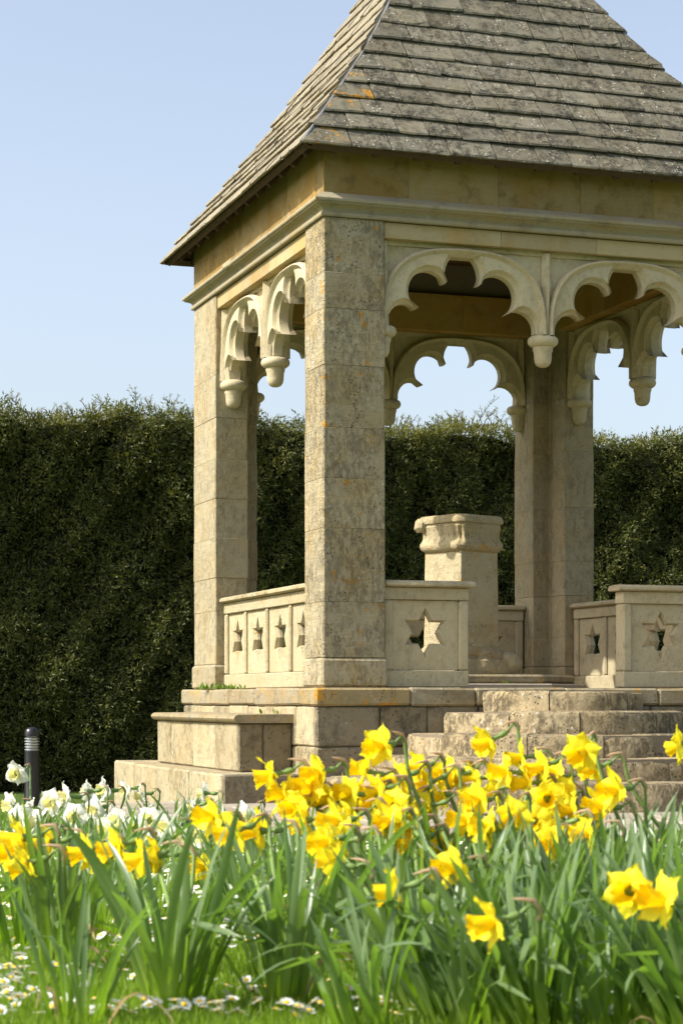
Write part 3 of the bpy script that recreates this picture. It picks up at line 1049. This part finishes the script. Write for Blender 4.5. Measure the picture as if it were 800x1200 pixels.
def carve(amp):
    def fn(p, z, k, f):
        w = abs(math.sin(f * math.pi * 7.0 + .4 * math.sin(z * 40))) ** .7
        v = mnoise.fractal(Vector((p.x * 9, p.y * 9, z * 9)), 1.0, 2.0, 3)
        return p * (1 - amp * (1 - w) + .018 * v)
    return fn
for z, hd, am in ((1.105, .345, 0), (1.12, .375, 0), (1.135, .40, 0), (1.16, .413, .005), (1.185, .412, .012), (1.20, .40, .03), (1.225, .388, .045), (1.255, .382, .05), (1.285, .384, .05), (1.315, .390, .04), (1.335, .398, .012), (1.34, .388, 0), (1.362, .388, 0), (1.366, .412, 0), (1.375, .418, 0), (1.405, .416, 0), (1.425, .408, 0), (1.436, .39, 0)):
    rg.append(sq_ring(hd, z, .09, 28, carve(am * 1.7) if am else rough(.022, 7)))
mb.rings(rg)
mb.build('capital', M['ped'], ped, 40)
mb = MB()
# chipped volute on the left corner of the capital
lf = -rgt
mb.cbox(-.05, .05, -.06, .06, 1.30, 1.415, .03, .012)
vo = mb.build('corner_volute', M['ped'], ped)
vo.location = lf * .365

# ------------------------------------------------------------------ hedge
HT = 8.0                                   # front face of the hedge in building coordinates
hz0, hz1 = EYE - 1.25, EYE + 3.36
hx0, hx1 = -9.0, 17.0
hedge = empty('yew_hedge', ((hx0 + hx1) / 2, HT + .9, EYE - 1.07), 'tall clipped dark green yew hedge behind the pavilion', 'hedge')
bpy.context.view_layer.update()
def hchild(mb_or_me, name, mat, kind='stuff'):
    o = link(name, mb_or_me, mat)
    o.parent = hedge
    o.location = -hedge.location
    if kind: o['kind'] = kind
    return o
def bulge(x, z):
    return 1.5 * (.10 * np.sin(x * 1.1 + .6 * np.sin(z * 1.3)) + .08 * np.sin(z * 1.9 + x * .7) + .06 * np.sin(x * 3.7 + z * 2.9) + .05 * np.sin(x * 7.3 - z * 5.1) + .035 * np.sin(x * 13.1 + 2 * np.sin(z * 9)) * np.sin(z * 11.7))
def topline(x):
    return hz1 + .05 * np.sin(x * 1.7) + .04 * np.sin(x * 4.3 + 1) + .03 * np.sin(x * 9.1)
cv, cf = [], []
nx, nzv = 110, 26
for i in range(nx + 1):
    x = hx0 + (hx1 - hx0) * i / nx
    for k in range(nzv + 1):
        z = hz0 + (float(topline(x)) - .12 - hz0) * k / nzv
        cv.append((x, HT + .22 - float(bulge(x, z)) * .8, z))
for i in range(nx):
    for k in range(nzv):
        a = i * (nzv + 1) + k
        cf.append((a, a + nzv + 1, a + nzv + 2, a + 1))
n0 = len(cv)
for i in range(nx + 1):
    x = hx0 + (hx1 - hx0) * i / nx
    cv += [(x, HT + 1.7, float(topline(x)) - .12), (x, HT + 1.7, hz0)]
for i in range(nx):
    t_ = i * (nzv + 1) + nzv
    cf += [(t_, t_ + nzv + 1, n0 + 2 * i + 2, n0 + 2 * i), (n0 + 2 * i, n0 + 2 * i + 2, n0 + 2 * i + 3, n0 + 2 * i + 1)]
me = bpy.data.meshes.new('branch_mass'); me.from_pydata(cv, [], cf); me.update()
hchild(me, 'branch_mass', M['yewcore'])
def leaf_quads(pos, axis, ln, wd, seed):
    """flat pointed leaves: pos Nx3, axis Nx3 unit"""
    r = np.random.default_rng(seed)
    n = len(pos)
    rv = r.normal(size=(n, 3))
    sd = np.cross(axis, rv); sd /= np.linalg.norm(sd, axis=1, keepdims=True) + 1e-9
    a = pos
    b = pos + axis * (ln * .45)[:, None] + sd * (wd * .5)[:, None]
    c = pos + axis * ln[:, None]
    d = pos + axis * (ln * .45)[:, None] - sd * (wd * .5)[:, None]
    V = np.stack([a, b, c, d], 1).reshape(-1, 3)
    return V
def quad_mesh(name, V, mat):
    n = len(V) // 4
    me = bpy.data.meshes.new(name)
    me.vertices.add(len(V)); me.vertices.foreach_set('co', V.astype(np.float32).ravel())
    me.loops.add(len(V)); me.loops.foreach_set('vertex_index', np.arange(len(V), dtype=np.int32))
    me.polygons.add(n); me.polygons.foreach_set('loop_start', np.arange(0, len(V), 4, dtype=np.int32))
    me.polygons.foreach_set('loop_total', np.full(n, 4, dtype=np.int32))
    me.materials.append(mat)
    me.update(calc_edges=True)
    return me
def hedge_face(n, xa, xb, seed, leaves=7):
    r = np.random.default_rng(seed)
    x = r.uniform(xa, xb, n); z = hz0 + (topline(x) - hz0) * r.uniform(0, 1, n)
    dpt = r.exponential(.07, n)
    y = HT + .05 - bulge(x, z) + dpt + r.normal(0, .025, n)
    base = np.stack([x, y, z], 1)
    ax = np.stack([r.normal(0, .55, n), -np.abs(r.normal(.75, .4, n)), r.normal(.15, .55, n)], 1)
    ax /= np.linalg.norm(ax, axis=1, keepdims=True)
    return base, ax, r
def sprays(base, ax, r, leaves, l0=.035, l1=.068):
    n = len(base)
    P_, A_, L_ = [], [], []
    for k in range(leaves):
        off = r.uniform(0, .10, n)
        rv = r.normal(size=(n, 3))
        a = ax * .75 + rv * .55; a /= np.linalg.norm(a, axis=1, keepdims=True)
        P_.append(base + ax * off[:, None] + rv * .012); A_.append(a); L_.append(r.uniform(l0, l1, n))
    return np.concatenate(P_), np.concatenate(A_), np.concatenate(L_)
for (n, xa, xb, sd_) in ((43000, -2.6, 9.4, 1), (5000, hx0, -2.6, 2), (5000, 9.4, hx1, 3)):
    b_, a_, r_ = hedge_face(n, xa, xb, sd_)
    p_, q_, l_ = sprays(b_, a_, r_, 8)
    hchild(quad_mesh('foliage', leaf_quads(p_, q_, l_, l_ * r_.uniform(.22, .34, len(l_)), sd_), M['yew']), 'foliage', None)
# tips along the face and the top
b_, a_, r_ = hedge_face(11000, -2.6, 9.4, 9)
b_[:, 1] -= .05
keep = r_.uniform(0, 1, len(b_)) < np.clip(.22 + .8 * ((b_[:, 2] - hz0) / (hz1 - hz0)) ** 3, 0, 1)
b_, a_ = b_[keep], a_[keep]
p_, q_, l_ = sprays(b_, a_, r_, 7)
hchild(quad_mesh('young_tips', leaf_quads(p_, q_, l_, l_ * .26, 5), M['yewtip']), 'young_tips', None)
nT = 11000
r_ = np.random.default_rng(31)
x = r_.uniform(hx0, hx1, nT); y = HT - .05 + r_.uniform(0, 1.7, nT) ** 1.3
b_ = np.stack([x, y, topline(x) - .13 + r_.normal(0, .03, nT)], 1)
a_ = np.stack([r_.normal(0, .5, nT), r_.normal(-.15, .5, nT), np.abs(r_.normal(.8, .35, nT))], 1); a_ /= np.linalg.norm(a_, axis=1, keepdims=True)
p_, q_, l_ = sprays(b_, a_, r_, 7)
hchild(quad_mesh('top_growth', leaf_quads(p_, q_, l_, l_ * .28, 6), M['yewtip']), 'top_growth', None)
# long shoots above the clipped line
tw = MB(); PP, AA, LL = [], [], []
random.seed(77)
for i in range(330):
    x = random.uniform(-3.5, 10.5); y = HT + random.uniform(-.05, 1.0)
    z = float(topline(np.array(x))) - .06
    cl_ = .5 + .5 * math.sin(x * 2.1 + 1.0) * math.sin(x * .9)
    h = random.uniform(.06, .16) + (.30 * random.random() ** 2.5) * cl_
    lean = Vector((random.gauss(0, .3), random.gauss(0, .25), 1)).normalized()
    bend = Vector((random.gauss(0, .35), random.gauss(0, .25), 0))
    pts = [Vector((x, y, z)) + lean * (h * t) + bend * (h * t * t * .8) for t in (0, .33, .66, 1)]
    tw.tube(pts, [.006, .005, .004, .002], 4)
    nl = int(h / .008) + 6
    for k in range(nl):
        t = random.random() ** .8
        j = min(int(t * 3), 2); f = t * 3 - j
        p = pts[j].lerp(pts[j + 1], f)
        d = (pts[j + 1] - pts[j]).normalized()
        s_ = Vector((random.gauss(0, 1), random.gauss(0, 1), random.gauss(0, .4))).normalized()
        PP.append(p); AA.append((d * .6 + s_ * .8).normalized()); LL.append(random.uniform(.025, .05))
    if h > .25:
        for sd2 in range(3):
            b0 = pts[1].lerp(pts[3], random.random() * .7)
            d2 = (lean + Vector((random.choice((-1, 1)) * random.uniform(.5, 1.1), random.gauss(0, .3), 0))).normalized()
            e = [b0 + d2 * (q * random.uniform(.10, .16)) for q in (0, .5, 1)]
            tw.tube(e, [.004, .003, .002], 4)
            for k in range(12):
                p = e[0].lerp(e[2], random.random())
                s_ = Vector((random.gauss(0, 1), random.gauss(0, 1), random.gauss(0, .4))).normalized()
                PP.append(p); AA.append((d2 * .6 + s_ * .8).normalized()); LL.append(random.uniform(.025, .045))
PP = np.array([tuple(p) for p in PP]); AA = np.array([tuple(p) for p in AA]); LL = np.array(LL)
hchild(quad_mesh('shoots', leaf_quads(PP, AA, LL, LL * .2, 8), M['yewtip']), 'shoots', None)
hchild(tw.mesh('shoot_stems', M['twig'], True), 'shoot_stems', None)

# ------------------------------------------------------------------ bollard lamp by the hedge
bw = px(37.5, 852, 19.6)
gz = ground_z(bw.x, bw.y)
H = bw.z - gz
bo = empty('bollard_lamp', (bw.x, bw.y, gz), 'black bollard lamp with a pale louvred head in front of the hedge', 'bollard')
MB().lathe([(.0, 0), (.095, 0), (.095, .012), (.078, .02), (.074, .03), (.074, H - .235), (.070, H - .23), (.0, H - .23)], (0, 0, 0), 28).build('post', M['black'], bo, 35)
MB().lathe([(0, H - .23), (.05, H - .23), (.05, H - .09), (0, H - .09)], (0, 0, 0), 20).build('lens', M['lens'], bo, 35)
for k in range(5):
    z = H - .226 + k * .027
    MB().lathe([(.052, z), (.073, z), (.073, z + .006), (.056, z + .018), (.052, z + .018)], (0, 0, 0), 28).build('louvre', M['alu'], bo, 35)
MB().lathe([(0, H - .092), (.075, H - .092), (.075, H - .06), (.068, H - .03), (.05, H - .01), (.02, H), (0, H)], (0, 0, 0), 28).build('cap', M['black'], bo, 40)

# ------------------------------------------------------------------ daffodils
random.seed(3)
def leaf_mesh(ln, wd, lean, bend, twist, fold):
    mb = MB()
    n = 9
    p = Vector((0, 0, -.01)); rows = []
    for i in range(n + 1):
        t = i / n
        ang = lean + bend * t * t
        if fold and t > fold[0]: ang += fold[1] * min(1, (t - fold[0]) / .15)
        d = Vector((math.sin(ang), 0, math.cos(ang)))
        if i: p = p + d * (ln / n)
        w = wd * (.75 + .5 * math.sin(math.pi * min(1, t * .9 + .1))) * (1 if t < .8 else max(.04, math.sqrt(max(0, 1 - ((t - .8) / .2) ** 2))))
        nrm = Vector((math.cos(ang), 0, -math.sin(ang)))
        tw_ = twist * t
        sd = Vector((0, 1, 0)) * math.cos(tw_) + nrm * math.sin(tw_)
        n2 = nrm * math.cos(tw_) - Vector((0, 1, 0)) * math.sin(tw_)
        rows.append([p - sd * w * .5, p - n2 * (-w * .13), p + sd * w * .5])
    vs = [q for r in rows for q in r]
    fs = []
    for i in range(n):
        for k in (0, 1):
            a = i * 3 + k
            fs.append((a, a + 1, a + 4, a + 3))
    mb.add(vs, fs)
    return mb.mesh('leaf', M['leaf'], True, False)
LEAVES = []
for i in range(26):
    fold = (random.uniform(.5, .75), random.uniform(.8, 1.6)) if i % 6 == 0 else None
    LEAVES.append(leaf_mesh(random.uniform(.27, .40), random.uniform(.0095, .0145), random.uniform(.02, .30), random.uniform(.05, .75) * (1.5 if i % 4 == 0 else 1), random.uniform(-.9, .9), fold))
DEAD = []
for i in range(3):
    dm = leaf_mesh(random.uniform(.2, .3), .010, random.uniform(.3, .7), random.uniform(.8, 1.5), random.uniform(-2, 2), (.5, 1.0))
    dm.materials[0] = M['spathe']
    DEAD.append(dm)
def petal_mesh(R, wd, mat, curl, seed):
    random.seed(seed)
    mb = MB()
    n, m = 6, 4
    vs, fs = [], []
    for i in range(n + 1):
        t = i / n
        w = wd * math.sin(math.pi * (.10 + .86 * t) ** .85) ** .75 if t < 1 else .002
        for k in range(m + 1):
            s_ = (k / m - .5) * 2
            x = .006 + (R - .006) * t - .12 * R * t * s_ * s_
            zz = curl * t * t + .10 * R * math.sin(math.pi * t) - .006 * abs(s_) * math.sin(math.pi * t) + random.uniform(-.0012, .0012) + .002 * math.sin(t * 6 + s_ * 3 + seed) * (.3 + t)
            vs.append((x, s_ * w, zz))
    for i in range(n):
        for k in range(m):
            a = i * (m + 1) + k
            fs.append((a, a + m + 1, a + m + 2, a + 1))
    mb.add(vs, fs)
    return mb.mesh('petal', mat, True, False)
def corona_mesh(r0, r1, ln, mat, seed):
    random.seed(seed)
    mb = MB()
    n, m = 26, 7
    rg = []
    for i in range(m + 1):
        t = i / m
        r = r0 + (r1 - r0) * (t ** 2.2) + .0025 * math.sin(math.pi * t)
        ring = []
        for k in range(n):
            a = 2 * math.pi * k / n
            fr_ = (t ** 5) * (.16 * math.sin(a * 6.5 + seed) + .10 * math.sin(a * 11 + 2 * seed))
            ring.append((r * (1 + fr_) * math.cos(a), r * (1 + fr_) * math.sin(a), t * ln + .0016 * (t ** 4) * math.sin(9 * a)))
        rg.append(ring)
    mb.rings(rg, True, False)
    return mb.mesh('corona', mat, True, False)
YP = [petal_mesh(.047, .0185, M['yellow'], c, 10 + i) for i, c in enumerate((.004, .012, -.004, .018))]
YC = [corona_mesh(.0085, .0185, .038, M['corona'], 20 + i) for i in range(3)]
WP = [petal_mesh(.040, .0195, M['white'], c, 30 + i) for i, c in enumerate((.002, .008, -.006))]
WC = [corona_mesh(.008, .0145, .020, M['cream'], 40 + i) for i in range(2)]
tb = MB().lathe([(0, -.040), (.0042, -.040), (.0062, -.034), (.0066, -.027), (.0045, -.021), (.0045, -.012), (.0075, -.003), (.009, .002), (0, .003)], (0, 0, 0), 10).mesh('flower', M['stem'], True)
random.seed(12)
def add_flower(plant, pos, face, white, scale):
    """the flower looks along face; pos is where the petals join"""
    f = link('flower', tb, None, plant)
    f.location = pos
    q = face.to_track_quat('Z', 'Y')
    f.rotation_mode = 'QUATERNION'
    f.rotation_quaternion = q
    f.scale = (scale,) * 3
    ph = random.random() * 6
    for k in range(6):
        p = link('petal', random.choice(WP if white else YP), None, f)
        p.rotation_euler = (random.uniform(-.12, .12), random.uniform(-.22, .14) + (.05 if k % 2 else -.06), ph + k * math.pi / 3 + random.uniform(-.07, .07))
        p.location = (0, 0, .0 if k % 2 else .0015)
        s_ = random.uniform(.92, 1.06)
        p.scale = (s_, s_, s_)
    c = link('corona', random.choice(WC if white else YC), None, f)
    c.rotation_euler = (0, 0, random.random() * 6)
    c.location = (0, 0, .001)
    return f
NUM = {0: 'no', 1: 'one', 2: 'two', 3: 'three', 4: 'four', 5: 'five', 6: 'six', 7: 'seven', 8: 'eight'}
def zone(bx, zc):
    side = 'facing the bollard lamp' if bx < 130 else 'facing the stone bench' if bx < 345 else 'facing the near pillar' if bx < 480 else 'facing the curved steps' if bx < 700 else 'past the curved steps'
    row = 'front row' if zc < 4.0 else 'second row' if zc < 5.0 else 'middle rows' if zc < 7 else 'back rows by the paving'
    return side, row
def plant(bx, zc, flowers, nleaf, white, spread=.055, lean=(0, 0), lscale=1.0, height=None):
    """clump rooted in the lawn at photo column bx and depth zc; flowers: (column, row, depth)"""
    root = c2w((bx - CXP) / FPX * zc, zc)
    root.z = ground_z(root.x, root.y)
    nf = len(flowers)
    big = 'broad' if nleaf >= 26 else 'slim'
    kind = 'white' if white else 'yellow'
    side, row = zone(bx, zc)
    if nf:
        lab = '%s daffodil clump with %s %s flower%s, %s, %s' % (big, NUM[nf], kind, '' if nf == 1 else 's', row, side)
        grp = lab
    else:
        lab = '%s leafy daffodil clump without flowers, %s, %s' % (big, row, side)
        grp = lab
    pl = empty('daffodil_clump', root, lab, 'daffodil', grp)
    for i in range(nleaf):
        o = link('leaf', random.choice(DEAD if random.random() < .025 else LEAVES), None, pl)
        a = random.random() * 2 * math.pi
        r = spread * math.sqrt(random.random())
        o.location = (r * math.cos(a), r * math.sin(a), 0)
        s_ = random.uniform(.78, 1.12) * lscale
        o.scale = (s_ * random.uniform(.9, 1.15), s_, s_)
        o.rotation_mode = 'ZYX'
        o.rotation_euler = (lean[0] + random.gauss(0, .08), lean[1] * random.uniform(.3, 1.5) + random.gauss(0, .08), a + random.gauss(0, .7))
    for (fx, fy, fz) in flowers:
        pos = px(fx, fy, fz) - root
        # facing: towards the sun on the left, a little down, varied
        h = random.gauss(math.pi + .45, .45)
        right, toward = Vector((CS, -SN, 0)), Vector((-SN, -CS, 0))
        face = right * math.cos(h) + toward * (-math.sin(h)) + Vector((0, 0, random.gauss(-.10, .20)))
        face.normalize()
        sc = random.uniform(1.0, 1.18) * (1.42 if white else .98)
        back = pos - face * (.040 * sc)
        neck = back - face * .018 + Vector((0, 0, .012))
        a = random.random() * 6; r = spread * .6 * random.random()
        b0 = Vector((r * math.cos(a), r * math.sin(a), -.01))
        top = neck - face * .012 - Vector((0, 0, .016))
        c1 = b0 + Vector((0, 0, top.z * .5)) + (top - b0) * .08
        c2 = top - Vector((0, 0, top.z * .28)) - face * .005
        pts = []
        for i in range(9):
            t = i / 8
            pts.append(b0 * (1 - t) ** 3 + c1 * (3 * t * (1 - t) ** 2) + c2 * (3 * t * t * (1 - t)) + top * t ** 3)
        pts += [neck - face * .002, neck.lerp(back, .5) + Vector((0, 0, .002)), back + face * .003]
        MB().tube(pts, [.0048] * 7 + [.0043, .004, .0034, .003, .003], 7).build('stem', M['stem'], pl, True)
        # papery spathe at the bend
        e = face.lerp(Vector((0, 0, 1)), random.uniform(.0, .35)).normalized()
        sp0 = top - Vector((0, 0, .012))
        pp = [sp0, sp0 + Vector((0, 0, .014)) - face * .003, neck - face * .004 + Vector((0, 0, .004)), neck + e * .014 + Vector((0, 0, .004)), neck + e * .032 + Vector((0, 0, .001))]
        MB().tube(pp, [.0038, .0044, .0044, .0028, .0005], 6).build('spathe', M['spathe'], pl, True)
        add_flower(pl, pos, face, white, sc)
    return pl
Y = [(70, 4.2, [(28, 982, 4.2), (34, 1012, 4.1), (60, 988, 4.3)], 24),
     (205, 3.55, [(104, 998, 4.1), (140, 992, 4.05), (172, 1005, 4.0)], 30),
     (140, 5.4, [(100, 1048, 5.4)], 20),
     (335, 3.6, [(249, 958, 4.05), (276, 974, 3.95), (306, 974, 4.0)], 34),
     (270, 5.6, [(238, 1016, 5.5)], 18),
     (425, 4.35, [(321, 908, 4.4), (348, 946, 4.35), (375, 905, 4.4), (384, 936, 4.4)], 26),
     (450, 4.1, [(396, 962, 4.2), (384, 986, 3.95), (394, 1012, 3.85)], 28),
     (530, 4.45, [(447, 874, 4.5), (444, 926, 4.45), (471, 912, 4.6), (462, 944, 4.4)], 28),
     (570, 4.6, [(492, 900, 4.7), (504, 918, 4.7), (527, 906, 4.8), (481, 966, 4.4), (488, 986, 4.4)], 28),
     (500, 3.45, [(466, 1042, 3.35), (532, 1018, 3.4)], 36),
     (645, 4.7, [(575, 868, 4.8), (537, 910, 4.8), (594, 905, 4.6)], 28),
     (700, 4.6, [(636, 898, 4.6), (641, 936, 4.5), (664, 930, 4.6), (618, 918, 4.6)], 28),
     (640, 4.15, [(604, 954, 4.15), (574, 972, 4.15)], 30),
     (755, 4.5, [(682, 880, 4.5), (722, 926, 4.4), (690, 976, 4.3), (657, 966, 4.4)], 30),
     (625, 3.3, [(580, 1080, 3.05)], 36),
     (815, 3.2, [(738, 1044, 3.05), (778, 1056, 3.02)], 36),
     (845, 4.6, [(800, 872, 4.6)], 24)]
EX = [(410, 930, 4.4), (430, 904, 4.5), (414, 958, 4.3), (506, 944, 4.6), (522, 932, 4.7), (556, 914, 4.8), (612, 888, 4.8), (626, 962, 4.4), (560, 938, 4.5), (652, 908, 4.7), (706, 946, 4.5), (364, 926, 4.4), (360, 962, 4.3), (336, 932, 4.4), (456, 962, 4.3), (546, 962, 4.5), (582, 926, 4.7), (670, 950, 4.5), (646, 986, 4.3), (402, 988, 4.0), (16, 1000, 4.2), (186, 1003, 4.0), (520, 985, 4.5), (478, 938, 4.6), (432, 940, 4.5), (698, 900, 4.6)]
for e_ in EX:
    best = min((q for i_, q in enumerate(Y) if len(q[2]) < (7, 5, 6, 4)[i_ % 4]), key=lambda q: abs(q[0] - 55 - e_[0]) + 60 * abs(q[1] - e_[2]))
    best[2].append(e_)
for (bx, zc, fl, nl) in Y:
    plant(bx, zc, fl, nl + 14, False, .046, (0, -.24 if bx > 380 else -.02), 1.02)
for (bx, zc, nl) in ((720, 3.3, 34), (640, 3.28, 30), (800, 3.25, 34), (545, 3.3, 24), (90, 3.35, 16), (430, 3.25, 20), (700, 3.65, 36), (765, 3.95, 34), (560, 3.95, 28), (725, 5.2, 28), (800, 5.3, 28), (665, 5.3, 28), (600, 5.4, 26), (530, 5.4, 26), (455, 5.3, 24), (780, 4.6, 28), (690, 4.1, 28), (390, 5.2, 20), (860, 3.9, 28), (20, 4.7, 20), (115, 4.9, 18), (830, 5.0, 26), (300, 4.9, 18), (740, 4.3, 28), (640, 3.95, 26)):
    plant(bx, zc, [], nl + 8, False, .046, (0, -.24 if bx > 380 else -.02), .74 if zc < 3.4 else 1.0 if zc < 4.5 else .92)
Wd = [(38, 8.3, [(20, 906, 8.4), (34, 950, 8.2), (12, 944, 8.3)], 20),
      (92, 7.8, [(78, 934, 7.9), (88, 957, 7.7), (62, 940, 7.9), (30, 958, 7.8)], 20),
      (120, 9.0, [(104, 928, 8.8), (122, 926, 8.9), (112, 948, 8.7)], 16),
      (170, 9.6, [(148, 926, 9.5), (166, 932, 9.5)], 20),
      (205, 10.6, [], 40),
      (222, 10.2, [(240, 930, 10.2), (228, 946, 10.1)], 22),
      (150, 6.9, [(138, 964, 7.0), (158, 972, 6.9), (126, 975, 6.9), (170, 985, 6.8)], 20),
      (20, 6.6, [(6, 990, 6.7), (24, 962, 6.8), (44, 966, 6.8)], 22),
      (70, 6.4, [(92, 984, 6.5)], 22),
      (215, 7.2, [(196, 968, 7.4), (216, 985, 7.2), (176, 962, 7.5)], 18),
      (292, 7.6, [(290, 956, 7.7)], 16),
      (350, 8.4, [], 16), (50, 10.2, [], 22), (0, 9.3, [], 22), (110, 5.9, [], 18), (40, 5.7, [], 20), (255, 6.4, [(240, 980, 6.6)], 16), (330, 6.3, [], 16), (185, 5.9, [], 18),
      (430, 6.6, [], 16), (700, 7.0, [], 24), (770, 6.6, [], 26), (640, 6.4, [], 24), (835, 6.2, [], 26), (560, 6.6, [], 22), (490, 6.4, [], 20)]
for (bx, zc, fl, nl) in Wd:
    plant(bx, zc, fl, nl, True, .08 if nl > 30 else .045, (0, 0), .88)

# ------------------------------------------------------------------ daisies
random.seed(9)
def daisy_mesh(seed):
    random.seed(seed)
    mb = MB()
    n = 15
    for k in range(n):
        a = 2 * math.pi * k / n + random.uniform(-.06, .06)
        R = .0125 * random.uniform(.9, 1.08)
        d = Vector((math.cos(a), math.sin(a), 0)); s_ = Vector((-math.sin(a), math.cos(a), 0))
        z = random.uniform(.001, .004)
        mb.add([d * .003, d * R * .65 + s_ * .0021 + Vector((0, 0, z * .6)), d * R + Vector((0, 0, z)), d * R * .65 - s_ * .0021 + Vector((0, 0, z * .6))], [(0, 1, 2, 3)], 0)
    mb.lathe([(.0045, .0), (.0042, .0018), (.0025, .003), (0, .0034)], (0, 0, 0), 8, 1)
    mb.tube([(0, 0, 0), (.002, 0, -.02), (.003, .001, -.05)], .0009, 4, 2)
    return mb.mesh('daisy', [M['daisy_petal'], M['daisy_eye'], M['weed']], False, False)
DM = [daisy_mesh(i) for i in range(4)]
def on_paving(p):
    return p.x > -1.7 and p.y > -3.85
spots = []
tries = 0
while len(spots) < 300 and tries < 20000:
    tries += 1
    zc = 3.40 + 1.9 * random.random() ** 1.9
    xp = random.uniform(-8, 540) if random.random() < .8 else random.uniform(540, 808)
    p = c2w((xp - CXP) / FPX * zc, zc)
    cl_ = mnoise.noise(Vector((p.x * 2.2, p.y * 2.2, 1.3)))
    if cl_ < -.12 and random.random() < .8: continue
    spots.append(p)
for p in spots:
    o = link('daisy', random.choice(DM), None)
    h = random.uniform(.03, .055)
    o.location = (p.x, p.y, ground_z(p.x, p.y) + h)
    s_ = random.uniform(1.0, 1.4)
    o.scale = (s_, s_, s_)
    o.rotation_euler = (random.gauss(.10, .22), random.gauss(-.30, .22), random.random() * 6)
    tag(o, 'small white lawn daisy with a yellow eye in the grass', 'daisy', 'daisies dotted over the lawn')
far = MB()
for i in range(1700):
    zc = 4.6 + 6.8 * random.random()
    xp = random.uniform(-40, 840)
    p = c2w((xp - CXP) / FPX * zc, zc)
    if on_paving(p): continue
    z = ground_z(p.x, p.y) + random.uniform(.03, .06)
    n = 8
    R = random.uniform(.010, .014)
    tl = Vector((random.gauss(-.35, .2), random.gauss(-.2, .2), 1)).normalized()
    e1 = tl.cross(Vector((0, 1, 0))).normalized(); e2 = tl.cross(e1)
    ctr = Vector((p.x, p.y, z))
    k0 = [ctr + e1 * (R * math.cos(2 * math.pi * k / n)) + e2 * (R * math.sin(2 * math.pi * k / n)) for k in range(n)]
    far.add(k0, [tuple(range(n))], 0)
    k1 = [ctr + tl * .002 + e1 * (R * .36 * math.cos(2 * math.pi * k / n)) + e2 * (R * .36 * math.sin(2 * math.pi * k / n)) for k in range(n)]
    far.add(k1, [tuple(range(n))], 1)
fo = far.build('distant_daisies', [M['daisy_petal'], M['daisy_eye']], None, False, False)
tag(fo, 'scatter of tiny white daisies in the farther lawn', 'daisies', kind='stuff')

# ------------------------------------------------------------------ grass
def grass(n, za, zb, pw, h0, h1, w, seed, name, label):
    r = np.random.default_rng(seed)
    zc = za + (zb - za) * r.uniform(0, 1, n) ** pw
    xc = (r.uniform(-90, 890, n) - CXP) / FPX * zc
    X = CAM[0] + xc * CS + zc * SN; Y_ = CAM[1] - xc * SN + zc * CS
    ok = ~((X > -1.66) & (Y_ > -3.8))
    ok &= ~((X > -.8) & (Y_ > .05) & (Y_ < 4.2))
    ok &= Y_ < HT - .1
    X, Y_, zc = X[ok], Y_[ok], zc[ok]
    n = len(X)
    Z = EYE - .57 - .03 * (np.clip(zc, -5, 20) - 3.6)
    pos = np.stack([X, Y_, Z - .004], 1)
    ax = np.stack([r.normal(0, .35, n), r.normal(0, .35, n), np.ones(n)], 1); ax /= np.linalg.norm(ax, axis=1, keepdims=True)
    ln = r.uniform(h0, h1, n)
    V = leaf_quads(pos, ax, ln, np.full(n, w) * r.uniform(.7, 1.3, n), seed)
    o = link(name, quad_mesh(name, V, M['grass']), None)
    tag(o, label, 'grass', kind='stuff')
grass(90000, 3.2, 7.5, 1.2, .025, .065, .0042, 41, 'near_grass', 'short sunlit lawn grass between the daffodil clumps')
grass(60000, 7.5, 21, 1.0, .03, .07, .010, 42, 'far_grass', 'short lawn grass towards the paving and the hedge')

# ------------------------------------------------------------------ weeds in the stonework
def weed(loc, n, h, label, strap=False):
    mb = MB()
    random.seed(int(abs(loc[0]) * 100) + n)
    for i in range(n):
        a = random.random() * 6.28
        d = Vector((math.cos(a) * random.uniform(.2, 1.0), math.sin(a) * random.uniform(.2, 1.0), 1)).normalized()
        l = h * random.uniform(.5, 1.0)
        w = l * (.12 if strap else .38)
        s_ = d.cross(Vector((random.gauss(0, 1), random.gauss(0, 1), .3))).normalized()
        b = Vector((random.uniform(-1, 1) * h * 1.4, random.uniform(-1, 1) * h * .5, -.004))
        mb.add([b, b + d * l * .5 + s_ * w * .5, b + d * l, b + d * l * .5 - s_ * w * .5], [(0, 1, 2, 3)])
    o = mb.build('weed', M['weed'], None, False, False)
    o.location = loc
    tag(o, label, 'weed')
weed((-.055, 3.14, ZF), 34, .09, 'small leafy weed at the foot of the sunlit rear pillar')
weed((-.05, 2.35, ZF), 26, .07, 'low green weed under the middle of the sunlit balustrade')
weed((-.16, .95, EYE - .118), 10, .06, 'tiny weed in the joint above the bench seat')
weed((1.36, 1.02, ZF + .0), 46, .10, 'grass tuft sprouting beside the pedestal slab', True)
weed((2.0, 1.05, ZF + .045), 16, .045, 'tiny grass tuft on the edge of the pedestal slab', True)
weed((2.75, 2.4, ZF), 22, .06, 'low weed at the foot of the right hand star balustrade', True)
